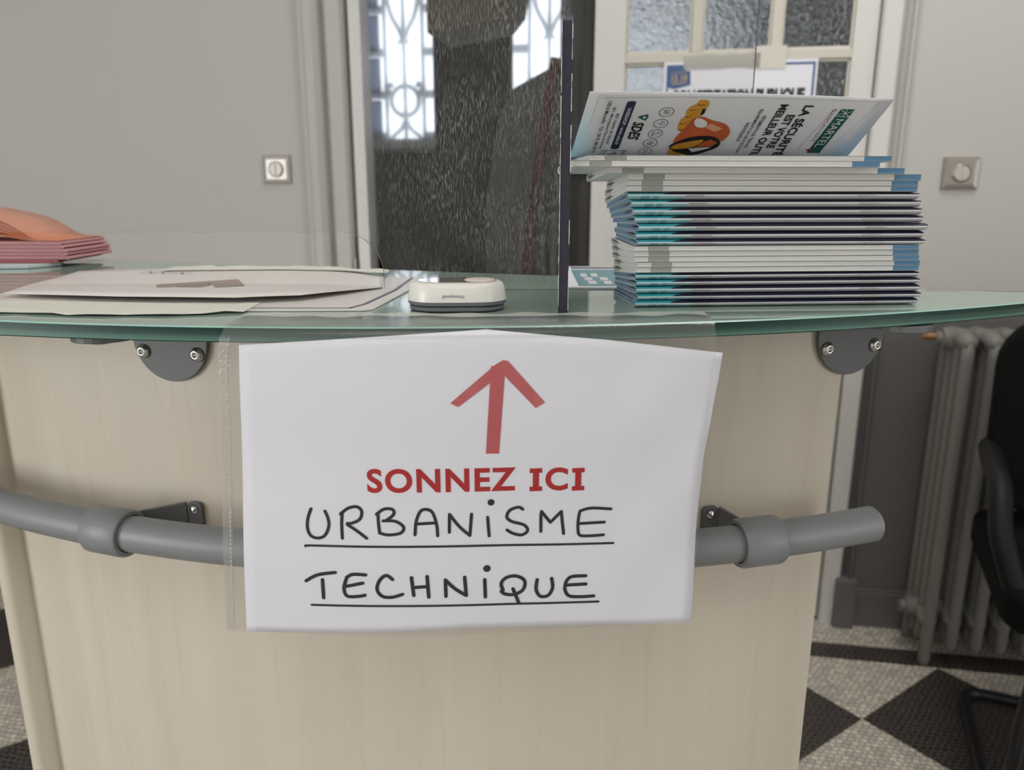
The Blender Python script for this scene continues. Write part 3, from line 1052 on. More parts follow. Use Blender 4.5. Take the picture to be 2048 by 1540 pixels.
outl = [(-0.95 + (0.452 + 0.95) * i / 90, arc(-0.95 + (0.452 + 0.95) * i / 90)) for i in range(91)]
outl += [(0.452, 0.612), (0.40, 0.6145), (-0.469, 0.923), (-0.95, 1.094)]


def slab(name, z0, z1, inset, mat, ch_=0.0):
    n = len(outl)
    cx, cy = -0.15, 0.78
    mb = MB()

    def ring(z, s):
        out = []
        for (x, y) in outl:
            l = math.hypot(x - cx, y - cy)
            out.append(Vector((x - (x - cx) / l * s, y - (y - cy) / l * s, z)))
        return out
    levels = [(z0, inset + ch_), (z0 + ch_, inset), (z1 - ch_, inset), (z1, inset + ch_)] if ch_ else [(z0, inset), (z1, inset)]
    v = []
    for z, s in levels:
        v += ring(z, s)
    f = [tuple(range(n)), tuple((len(levels) - 1) * n + i for i in range(n))]
    for k in range(len(levels) - 1):
        f += [(k * n + i, k * n + (i + 1) % n, (k + 1) * n + (i + 1) % n, (k + 1) * n + i) for i in range(n)]
    mb.add(v, f)
    return mb.obj(name, mat, ctr)


slab('glass_ledge', 1.0905, 1.10, 0.0, M['glass'], 0.0008)
ev, ef, em = [], [], []
ne = 91
for z, o in ((1.0903, -0.0002), (1.0911, 0.0004), (1.0992, 0.0004), (1.10005, -0.0006)):
    for (x, y) in outl[:ne]:
        l = math.hypot(x - GC[0], y - GC[1])
        ev.append((x + (x - GC[0]) / l * o, y + (y - GC[1]) / l * o, z))
for k in range(3):
    for i in range(ne - 1):
        ef.append((k * ne + i, k * ne + i + 1, (k + 1) * ne + i + 1, (k + 1) * ne + i))
        em.append((2, 0, 1)[k])
mesh('painted_light_edge', ev, ef, [M['gedge'], M['garris'], pm('glass_lower_arris', (0.01, 0.05, 0.04), 0.3)], ctr, fm=em, auto=True)  # pale upper and dark lower arris also paint light in the glass

# brackets between front panel and glass
for X, sx in ((-0.2525, -1), (0.2600, 1)):
    n_ = (cyl(X, 0.9, 0) - cyl(X, 0.8, 0)).normalized()
    t_ = Vector((-n_.y, n_.x, 0))
    if t_.x < 0:
        t_ = -t_
    c0 = cyl(X, 0.8055, 1.0725)
    half = [(0.0325 * math.cos(a), 0.0325 * math.sin(a)) for a in [math.radians(180 + 180 * i / 24) for i in range(25)]]
    half += [(0.0325, 0.016), (-0.0325, 0.016)]
    br = MB().prism(half, lambda x, y, h, c0=c0, t_=t_, n_=n_: c0 + t_ * x + n_ * h + Vector((0, 0, y)), 0, 0.003).obj('glass_bracket', M['plate'], ctr, bevel=0.0006)
    for s in (-1, 1):
        MB().lathe([(0.0057, 0.0), (0.0055, 0.0012), (0.0048, 0.0024), (0.0034, 0.0034), (0.0017, 0.0038), (0.0014, 0.0026)], c0 + t_ * (s * 0.0235) + n_ * 0.003 + Vector((0, 0, -0.0105)), n_, 20).obj('screw', M['steel'], br, smooth=True)
    fx, fy = (-0.268, 0.474) if sx < 0 else (0.276, 0.512)
    tip = Vector((fx, fy, 0))
    b0 = Vector((c0.x, c0.y, 0))
    ax = (tip - b0).normalized()
    sd = Vector((-ax.y, ax.x, 0))
    ln = (tip - b0).length
    lf = [(-0.02, 0.028), (-0.02, -0.028)] + [(ln - 0.02 + 0.02 * math.sin(math.radians(t)), -0.02 * math.cos(math.radians(t))) for t in range(0, 181, 15)]
    lo = MB().prism(lf, lambda x, y, h, b0=b0, ax=ax, sd=sd: b0 + ax * x + sd * y + Vector((0, 0, h)), 1.0850, 1.0897).obj('glass_bracket_leaf', M['plate'], ctr, bevel=0.0006)
    MB().lathe([(0.008, 0), (0.0075, 0.001), (0.005, 0.0023), (0.0, 0.0028)], Vector((tip.x - ax.x * 0.016, tip.y - ax.y * 0.016, 1.0850)), (0, 0, -1), 18).obj('bolt', M['plate'], lo, smooth=True)

# hand rail
RR, RZ = 0.845, 0.93
ra = [math.radians(-62 + (21.2 + 62) * i / 60) for i in range(61)]


def railp(a, R=RR, z=RZ):
    return Vector((PC[0] + R * math.sin(a), PC[1] - R * math.cos(a), z))


rail = MB().tube([railp(a) for a in ra], 0.0135, 28).obj('hand_rail', M['grey'], ctr, auto=True)
te = (railp(ra[-1]) - railp(ra[-2])).normalized()
MB().lathe([(0.0136, 0.0), (0.0136, 0.0008), (0.012, 0.0022), (0.0, 0.0026)], railp(ra[-1]), te, 28).obj('end_cap', M['satin'], rail, smooth=True)
for Xc, Xf in ((-0.3006, -0.2490), (0.179, 0.1545)):
    a = math.asin((Xc - PC[0]) / RR)
    da = 0.0165 / RR
    co = MB()
    # hollow collar: outer skin, rounded lips, inner skin
    prof = [(0.0142, -da), (0.0168, -da), (0.0180, -da * 0.86), (0.0180, da * 0.86), (0.0168, da), (0.0142, da)]
    n = 32
    v = []
    for r, q in prof:
        c = railp(a + q)
        out_ = (railp(a + q, 1.0) - railp(a + q, 0.9)).normalized()
        v += [c + (out_ * math.cos(2 * math.pi * k / n) + Vector((0, 0, 1)) * math.sin(2 * math.pi * k / n)) * r for k in range(n)]
    f = [(i * n + k, i * n + (k + 1) % n, (i + 1) % 6 * n + (k + 1) % n, (i + 1) % 6 * n + k) for i in range(6) for k in range(n)]
    co.add(v, f)
    co.obj('rail_collar', M['grey'], ctr, auto=True)
    # foot on the panel with an arm to the collar
    s = 1 if Xf > Xc else -1
    ft = cyl(Xf, 0.8055, RZ)
    n_ = (cyl(Xf, 0.9, 0) - cyl(Xf, 0.8, 0)).normalized()
    t_ = Vector((-n_.y, n_.x, 0))
    if t_.x < 0:
        t_ = -t_
    rb = MB()
    rb.prism(rounded(0.0065, 0.014, 0.004, 4), lambda x, y, h: ft + t_ * (x + s * 0.003) + n_ * h + Vector((0, 0, y)), 0, 0.0035)
    e = railp(a, RR - 0.016)
    st_ = ft + n_ * 0.003 - t_ * (s * 0.004)
    ax = (e - st_)
    pl = [(0, -0.0135), (0, 0.0135), (0.45, 0.011), (1, 0.008), (1, -0.008), (0.45, -0.011)]
    sd = ax.normalized().cross(Vector((0, 0, 1)))
    rb.prism(pl, lambda x, y, h: st_ + ax * x + Vector((0, 0, y)) + sd * h, -0.0015, 0.0015)
    rbo = rb.obj('rail_bracket', M['plate'], ctr, bevel=0.0005)
    MB().lathe([(0.0036, 0.0), (0.0034, 0.001), (0.002, 0.0019), (0.0, 0.0021)], ft + t_ * (s * 0.003) + n_ * 0.0035 + Vector((0, 0, 0.008)), n_, 16).obj('screw', M['steel'], rbo, smooth=True)

# ------------------------------------------------------------------ acrylic protective screen
YP = 0.630
scr = empty('protective_screen', (0.0, YP, 1.1), 'clear scratched acrylic screen standing across the glass counter ledge', 'screen')
xr_, xl_ = 0.186, -0.62
hole = [(-0.1045, 1.1003)]
for i in range(13):
    a = math.radians(90 * i / 12)
    hole.append((-0.1045 - 0.034 + 0.034 * math.cos(a), 1.1465 - 0.034 + 0.034 * math.sin(a)))
hole += [(-0.56, 1.1465), (-0.56, 1.1003)]
outer = [(xr_, 1.1003), (xr_, 1.62), (xl_, 1.62), (xl_, 1.1003)]
poly = [outer[0], outer[1], outer[2], outer[3]] + hole[::-1]
n = len(poly)
v = [Vector((p[0], YP, p[1])) for p in poly] + [Vector((p[0], YP + 0.003, p[1])) for p in poly]
f = [tuple(range(n)), tuple(range(n, 2 * n))] + [(i, (i + 1) % n, n + (i + 1) % n, n + i) for i in range(n)]
fm = [0, 0] + [1] * n
mesh('acrylic_sheet', v, f, [M['pane'], M['edgelight']], scr, fm=fm)
# foot standing at right angles, seen along its front edge
fy0, fy1 = 0.5035, 0.6295
fx0, fx1 = 0.0335, 0.0415
fpz = [(1.1004, 0), (1.262, 0), (1.2775, 0.0), (1.2815, 0.004), (1.2815, 1.0), (1.1004, 1.0)]


def FN(y, z, s):
    t = (y - fy0) / (fy1 - fy0)
    return Vector((fx0 + (fx1 - fx0) * t + s * 0.0032, y, z))


prof = [(fy0, 1.1004), (fy0, 1.278), (fy0 + 0.0035, 1.2818), (fy1, 1.2818), (fy1, 1.1004)]
n = len(prof)
v = [FN(p[0], p[1], -1) for p in prof] + [FN(p[0], p[1], 1) for p in prof]
f = [tuple(range(n)), tuple(range(n, 2 * n))] + [(i, (i + 1) % n, n + (i + 1) % n, n + i) for i in range(n)]
foot = mesh('support_foot', v, f, [M['fin'], M['edge']], scr, fm=[0, 0] + [1] * n)
# white ragged remains of the protective film along both sides of the cut edge
pe = MB()
random.seed(3)
for s, spans in ((-1, [(1.105, 1.235), (1.237, 1.279)]), (1, [(1.102, 1.128), (1.145, 1.16), (1.19, 1.218), (1.226, 1.248), (1.256, 1.28)])):
    for a, b in spans:
        k = max(3, int((b - a) / 0.004))
        for i in range(k):
            z0, z1 = a + (b - a) * i / k, a + (b - a) * (i + 1) / k
            wd = random.uniform(0.0001, 0.00055)
            pe.box(0, wd, 0, 0.0006, z0, z1, lambda x, y, z, s=s: FN(fy0, z, 0) + Vector((s * (0.0030 + x), -0.0005 + y, 0)))
pe.obj('film_remnant', M['peel'], foot)

# ------------------------------------------------------------------ sign in a plastic sleeve over the glass edge
def sheetY(X, z):
    y = arc(X) - 0.0045
    if z > 1.086:
        y += ((z - 1.086) / 0.014) ** 2 * 0.0032
    q = max(0.0, min(1.0, (1.085 - z) / 0.19))
    y += 0.0011 * math.sin(X * 31 + 0.6) * q + 0.0009 * math.sin(z * 46 + X * 9) * min(1, q * 4)
    if X > 0.07:
        y += 0.0012 * math.sin((X - 0.07) * 75) * math.sin(z * 70)
    return y


def lerp(a, b, t):
    return a + (b - a) * t


def interp(tab, x):
    for (a, b), (c, d) in zip(tab, tab[1:]):
        if (a <= x <= c) or (c <= x <= a):
            return lerp(b, d, (x - a) / (c - a))
    return tab[0][1] if abs(x - tab[0][0]) < abs(x - tab[-1][0]) else tab[-1][1]


sg = empty('sign_paper', (0, 0.449, 1.0), 'white paper sign with red arrow and handwriting inside the plastic sleeve', 'sign')
ptop = [(0.0, 1.0897), (0.25, 1.0945), (0.5, 1.0987), (0.75, 1.0913), (1.0, 1.0808)]
pbot = [(0.0, 0.8983), (0.5, 0.9030), (0.8, 0.9000), (1.0, 0.8967)]
plft = [(1.1, -0.1617), (1.0897, -0.1617), (1.0, -0.1673), (0.8983, -0.1739)]
prgt = [(1.1, 0.1310), (1.0808, 0.1308), (1.0633, 0.1294), (1.016, 0.1222), (0.966, 0.1208), (0.8967, 0.1204)]
NU, NV = 40, 36
v, f = [], []
for j in range(NV + 1):
    for i in range(NU + 1):
        u, t = i / NU, j / NV
        z = lerp(interp(ptop, u), interp(pbot, u), t)
        X = lerp(interp(plft, z), interp(prgt, z), u)
        v.append((X, sheetY(X, z), z))
f = [(j * (NU + 1) + i, j * (NU + 1) + i + 1, (j + 1) * (NU + 1) + i + 1, (j + 1) * (NU + 1) + i) for j in range(NV) for i in range(NU)]
sh = mesh('sheet', v, f, M['paper'], sg, smooth=True)
so = sh.modifiers.new('thickness', 'SOLIDIFY')
so.thickness = 0.0002


def on_sign(X, z):
    return Vector((X, sheetY(X, z) - 0.00025, z))


mm = lambda x, z: on_sign(x / 1000, 1 + z / 1000)
hand = [
    [(-125, -13.5), (-127.2, -19.5), (-127.9, -26.2), (-125.9, -31.4), (-121.1, -32.8), (-116.8, -30.5), (-114.3, -24.5), (-114.7, -19.3), (-116.3, -14.9)],
    [(-105.5, -15.5), (-106.2, -22.9), (-106.2, -32.7)],
    [(-106.7, -16.7), (-101.9, -12.9), (-96.4, -11.8), (-93.4, -14.7), (-94.7, -19.9), (-99.7, -22.6), (-102.9, -23.2), (-97.2, -27.4), (-90.9, -32.6)],
    [(-83.3, -16.2), (-83.2, -22.9), (-82.7, -29.1)],
    [(-84.3, -16.7), (-79.3, -13.3), (-74.1, -13.7), (-73.7, -17), (-78.2, -20.7), (-80.3, -21.1)],
    [(-80.3, -21.1), (-72.8, -21.4), (-67.7, -25.2), (-69.6, -29.2), (-77.3, -30.4), (-82.7, -29.1)],
    [(-60.7, -30.5), (-59.7, -21.6), (-56.8, -14.9), (-52.7, -14), (-49.3, -16.5), (-47, -24.7), (-46.6, -31.5)],
    [(-60.2, -23.4), (-47.4, -22.9)],
    [(-39.3, -29.4), (-39, -17.5)], [(-39, -17.5), (-33, -25.8), (-26.5, -32)], [(-26.5, -32), (-25.3, -17.8)],
    [(-15.3, -20.3), (-14.4, -32.8)],
    [(6.8, -15.9), (4, -14.3), (-1.5, -16.3), (-3.2, -20.7), (-0.1, -23.8), (7.5, -26.4), (9.9, -30.3), (6.2, -33.1), (0.6, -31.8), (-3.2, -29.3)],
    [(18.3, -31.4), (18.3, -21.6), (18.6, -17.9)],
    [(18.6, -17.9), (24.3, -25.6)], [(24.3, -25.6), (31.2, -18.5)],
    [(31.2, -18.5), (31.8, -24.5), (32.9, -33.7)],
    [(63.1, -18.5), (50.3, -17.2), (43.2, -18.8)], [(43.2, -18.8), (42.3, -23.6), (42.1, -31.1), (43.6, -35.5), (50.8, -36.2), (58.7, -36)],
    [(42.7, -27.4), (59.1, -27.3)],
    [(-129.9, -38.5), (-126.3, -37.9), (-92.8, -38.2), (-51.2, -38.6), (-7.6, -39.4), (30, -40.9), (65.3, -42.1)],
    [(-131, -62.4), (-123.3, -58), (-111.9, -56)],
    [(-120.4, -61.3), (-120.5, -74.2)],
    [(-93.7, -71.6), (-97.2, -72.4), (-105, -72.5), (-106.9, -67), (-105.1, -60.5)],
    [(-104.8, -59.3), (-100.7, -57.1), (-92.6, -57.4)],
    [(-105.1, -65.5), (-94.7, -63.1)],
    [(-75.6, -60.5), (-79.7, -57.7), (-84.1, -61.5), (-85.7, -67.7), (-82.4, -72.4), (-76.1, -72.9), (-69.7, -70.9)],
    [(-63.7, -59.4), (-62.6, -71.8)], [(-53.8, -58.8), (-53.1, -73.2)], [(-62.9, -66.3), (-53.3, -65.7)],
    [(-42.2, -73), (-42.3, -61.6)], [(-42.3, -61.6), (-36.5, -67.7), (-29.3, -72.9)], [(-29.3, -72.9), (-30.1, -60.1)],
    [(-17.4, -62.4), (-17.1, -74.6)],
    [(-5.8, -70.3), (-6.9, -65.6), (-3.7, -61.8), (2.7, -61), (8.1, -64.7), (7, -70.9), (1.3, -73.8), (-4.4, -73.2), (-6.9, -71.1)],
    [(0.6, -69.8), (2.7, -75.4), (4.4, -80.3)],
    [(16.2, -64.4), (15.6, -71.4), (18.5, -76.3), (23.5, -75.8), (26.3, -70.4), (25.5, -64.1)],
    [(47.8, -63.7), (38.4, -63.7), (34.9, -67)], [(34.9, -67), (34.3, -72.5), (37.2, -77.2), (44.5, -78.3), (53.3, -78.3)],
    [(34.9, -69.4), (48, -69.5)],
    [(-128.7, -79.6), (-66.4, -79.3), (-7.8, -80.3), (25, -81.5), (56.6, -82.6)],
]
hw_ = MB()
for i, s in enumerate(hand):
    long_ = abs(s[0][0] - s[-1][0]) > 100
    pts = smoothline(s, 6)
    if len(pts) == 2:
        pts = [tuple(lerp(pts[0][d], pts[1][d], k / 5) for d in (0, 1)) for k in range(6)]
    stroke2d(hw_, pts, 1.5 if long_ else (2.0 if i < 21 else 2.3), mm)
for c, r in (((-13.1, -10.4), 2.2), ((-16.0, -54.8), 2.4)):
    poly2d(hw_, [(c[0] + r * math.cos(k * math.pi / 6), c[1] + r * math.sin(k * math.pi / 6)) for k in range(12)], mm)
hw_.obj('handwriting', M['inkblack'], sh)
ar = MB()


def subdiv(pts, k=6):
    out = []
    for a, b in zip(pts, pts[1:] + pts[:1]):
        out += [(lerp(a[0], b[0], j / k), lerp(a[1], b[1], j / k)) for j in range(k)]
    return out


def quadstrip(mb, L, R, fn, k=10):
    pts = [(lerp(L[0][0], L[1][0], j / k), lerp(L[0][1], L[1][1], j / k)) for j in range(k + 1)] + [(lerp(R[0][0], R[1][0], j / k), lerp(R[0][1], R[1][1], j / k)) for j in range(k + 1)]
    mb.add([fn(*p) for p in pts], [(j, j + 1, k + 2 + j, k + 1 + j) for j in range(k)])


quadstrip(ar, ((-12.5, 77), (-16, 22)), ((-3.9, 77), (-8, 21.8)), mm)
mm2 = lambda x, z: on_sign(x / 1000, 1 + z / 1000) + Vector((0, -0.00008, 0))
quadstrip(ar, ((-37, 54.6), (-10.2, 77.6)), ((-32.3, 52.2), (-5.0, 73.0)), mm2)
quadstrip(ar, ((20, 53.8), (-2.5, 80.0)), ((14.4, 50.5), (-9.5, 76.5)), mm2)
poly2d(ar, [(-10.2, 77.6), (-5.4, 80.5), (-2.5, 80.0), (-4.2, 74), (-9, 74)], mm2)
ar.obj('red_arrow', M['marker'], sh)
pt = MB()


def sonnez(x0, x1, z0, z1, zh):
    return lambda x, y: on_sign(lerp(x0, x1, x) / 1000, 1 + (lerp(z0, z1, x) + y * zh) / 1000)


put_text(pt, 'SONNEZ', sonnez(-89.3, 2.3, -2.8, -3.2, 15.8), bold=0.028, space=1.12)
pt.obj('printed_lettering', M['inkred'], sh)
pt = MB()
put_text(pt, 'C', sonnez(20.8, 35.0, -3.9, -4.4, 15.6), bold=0.032)
for x0, x1 in ((11.0, 18.8), (37.6, 45.4)):
    z0 = -3.9 - (x0 - 11) * 0.03
    xm = (x0 + x1) / 2
    pt.obj('printed_lettering', M['inkred'], sh)
    pt = MB()
    for q in ((xm - 1.9, xm + 1.9, 0, 15), (x0, x1, 0, 3.0), (x0, x1, 12.2, 15.2)):
        pts = [(q[0], z0 + q[2]), (q[1], z0 + q[2]), (q[1], z0 + q[3]), (q[0], z0 + q[3])]
        poly2d(pt, pts, mm if q[2] == 0 and q[3] > 10 else mm2)
pt.obj('printed_lettering', M['inkred'], sh)

sl = empty('plastic_sleeve', (0, 0.449, 1.1), 'clear plastic sleeve draped over the glass edge holding the paper sign', 'plastic sleeve')
slf = [(1.2, -0.1700), (1.1015, -0.1706), (1.0895, -0.1742), (1.0398, -0.177), (0.9738, -0.182), (0.8987, -0.1873)]
srt = [(1.2, 0.1238), (1.092, 0.1251), (1.0826, 0.1267), (1.0572, 0.1248), (1.01, 0.1235), (0.966, 0.1225), (0.8967, 0.1208)]


def sleeve_sheet(off, name, mat, x0=None, x1=None, zb=0.8985, top=True, dz=0.0):
    rows = []
    if top:
        for t in (0, 0.25, 0.5, 0.75, 1.0):
            rows.append(('t', t))
        rows.append(('e', 0))
    for z in [1.0945 - (1.0945 - zb) * i / 26 for i in range(27)]:
        rows.append(('z', z))
    v = []
    nx = 36
    for kind, q in rows:
        zz = q if kind == 'z' else 1.1015
        a = interp(slf, zz) if x0 is None else x0(zz)
        b = interp(srt, zz) if x1 is None else x1(zz)
        for i in range(nx + 1):
            X = lerp(a, b, i / nx)
            if kind == 't':
                yb = 0.489 + 0.006 * max(0, X / 0.12) + 0.0012 * math.sin(X * 90) + 0.0008 * math.sin(X * 210)
                y = lerp(yb, arc(X) + 0.003, q)
                z = 1.1006 + dz + 0.0005 * (1 + math.sin(X * 120 + q * 5)) * (1 - q)
            elif kind == 'e':
                y, z = arc(X) - 0.0016 - off, 1.0992 + dz
            else:
                y, z = sheetY(X, min(q, 1.088)) - off, q
            v.append((X, y, z))
    n = nx + 1
    f = [(j * n + i, j * n + i + 1, (j + 1) * n + i + 1, (j + 1) * n + i) for j in range(len(rows) - 1) for i in range(nx)]
    return mesh(name, v, f, mat, sl, smooth=True)


front = sleeve_sheet(0.0007, 'front_film', M['sleeve'], dz=0.0004)
sleeve_sheet(-0.0009, 'back_film', M['sleeve'], dz=0.0)
# welded seam down the left side, with its row of stitch-like dents
sw = sleeve_sheet(0.0010, 'welded_seam', M['seam'], x1=lambda z: interp(slf, z) + 0.0065, top=False, x0=lambda z: interp(slf, z))
de = MB()
for i in range(62):
    z = 1.088 - i * 0.003
    x = interp(slf, z) + 0.0052
    y = sheetY(x, z) - 0.0013
    de.box(x - 0.0004, x + 0.0004, y - 0.0003, y, z - 0.0009, z + 0.0009)
de.obj('stitch_dents', pm('seam_dent', (0.55, 0.54, 0.5), 0.3), sw)
# strip of sticky tape holding the sleeve to the top of the glass
tv, nx = [], 60
for q in range(4):
    for i in range(nx + 1):
        X = lerp(-0.172, 0.124, i / nx)
        yb = 0.4905 + 0.006 * max(0, X / 0.12) + 0.0016 * math.sin(X * 70) + 0.0010 * math.sin(X * 190)
        tv.append((X, yb - q * 0.0042, 1.1022 + 0.0004 * math.sin(X * 160 + q)))
mesh('sticky_tape', tv, [(j * (nx + 1) + i, j * (nx + 1) + i + 1, (j + 1) * (nx + 1) + i + 1, (j + 1) * (nx + 1) + i) for j in range(3) for i in range(nx)], M['tape'], sl, smooth=True)

# ------------------------------------------------------------------ wireless bell push
bx, by, byaw = -0.0375, 0.5265, math.radians(2.5)
bell = empty('bell_push', (bx, by, 1.1), 'ivory wireless bell push on grey base lying on the glass ledge', 'bell push', rz=byaw)


def stad(hw, hh, r, z):
    return [(x, y, z) for x, y in rounded(hw, hh, r, 8)]


def loft(name, levels, mat, parent, cap0=True, cap1=True, **k):
    v = [p for lv in levels for p in lv]
    n = len(levels[0])
    f = [(i * n + j, i * n + (j + 1) % n, (i + 1) * n + (j + 1) % n, (i + 1) * n + j) for i in range(len(levels) - 1) for j in range(n)]
    if cap0:
        f.append(tuple(range(n)))
    if cap1:
        f.append(tuple((len(levels) - 1) * n + j for j in range(n)))
    return mesh(name, v, f, mat, parent, local=True, **k)


A, B = 0.0335, 0.0225
loft('wall_plate', [stad(A - 0.003, B - 0.002, 0.019, 0.0006), stad(A - 0.0015, B - 0.001, 0.0195, 0.0012), stad(A - 0.0012, B - 0.001, 0.0195, 0.0030), stad(A - 0.0018, B - 0.0015, 0.019, 0.0036)], M['bellgrey'], bell, auto=True)
bs = loft('base', [stad(A - 0.002, B - 0.002, 0.019, 0.0038), stad(A - 0.0003, B - 0.0003, 0.0205, 0.0048), stad(A, B, 0.0207, 0.0068)], M['bellgrey'], bell, auto=True)
loft('case', [stad(A, B, 0.0207, 0.0070), stad(A - 0.0006, B - 0.0006, 0.0205, 0.0115), stad(A - 0.0013, B - 0.0013, 0.020, 0.0160), stad(A - 0.0024, B - 0.0024, 0.019, 0.0180), stad(A - 0.0040, B - 0.0040, 0.018, 0.0190), stad(A - 0.0060, B - 0.0060, 0.0164, 0.0193)], M['ivory'], bell, auto=True)
loft('rim_groove', [stad(A - 0.0062, B - 0.0062, 0.0162, 0.0191), stad(A - 0.0066, B - 0.0066, 0.0158, 0.01945)], pm('bronze_rim', (0.36, 0.29, 0.24), 0.35), bell)
loft('label_window', [stad(A - 0.0068, B - 0.0068, 0.0156, 0.0190), stad(A - 0.0070, B - 0.0070, 0.0155, 0.0196)], M['lens'], bell)
MB().lathe([(0.0104, 0.0), (0.0104, 0.0004), (0.0095, 0.0009), (0.0, 0.0010)], (0.0155, 0.0, 0.0194), n=32).obj('button', M['ivorybutton'], bell, smooth=True, local=True)
lg = MB()
put_text(lg, 'Honeywell', lambda x, y: Vector((0.0050 - 0.0142 * x, -(B - 0.0004 - 0.00015 * (1 - y)) - 0.0002, 0.0126 - 0.0030 * y)))
lg.obj('lettering', M['logo'], bell, local=True)

# ------------------------------------------------------------------ the stack of booklets
YAW = math.radians(4.4)
LB, DB = 0.203, 0.075
ORD = ['topmost', 'second', 'third', 'fourth', 'fifth', 'sixth', 'seventh', 'eighth', 'ninth', 'tenth', 'eleventh', 'twelfth', 'thirteenth', 'fourteenth', 'fifteenth', 'sixteenth', 'seventeenth', 'eighteenth', 'nineteenth', 'twentieth', 'twenty-first', 'twenty-second', 'lowest']
kinds = 'FFFFFFSSSSSSSFFFFFSSSSS'
zbound = [1.2007, 1.1972, 1.1933, 1.1894, 1.1852, 1.1816, 1.1780, 1.1731, 1.1678, 1.1625, 1.1571, 1.1518, 1.1464, 1.1420, 1.1386, 1.1348, 1.1311, 1.1276, 1.1239, 1.1194, 1.1149, 1.1096, 1.1050, 1.1004]
xoff = [0.0495, 0.0390, 0.0615, 0.0770, 0.0762, 0.0765, 0.0775, 0.0800, 0.0812, 0.0830, 0.0855, 0.0840, 0.0850, 0.0822, 0.0832, 0.0830, 0.0852, 0.0849, 0.0850, 0.0858, 0.0855, 0.0868, 0.0850]
yoff = [0.5150, 0.5080, 0.5190] + [0.5280, 0.5290, 0.5295] + [0.5295, 0.530, 0.5295, 0.5300, 0.5285, 0.5300, 0.5290] + [0.5285, 0.530, 0.530, 0.5295, 0.530] + [0.530, 0.529, 0.5295, 0.529, 0.528]
# thickness at the back: spine-out booklets are thin there, the others thick
tb = [0.0050 if k == 'F' else 0.0033 for k in kinds]
sc_ = (zbound[0] - zbound[-1]) / sum(tb)
zback = [zbound[0]]
for q in tb:
    zback.append(zback[-1] - q * sc_)


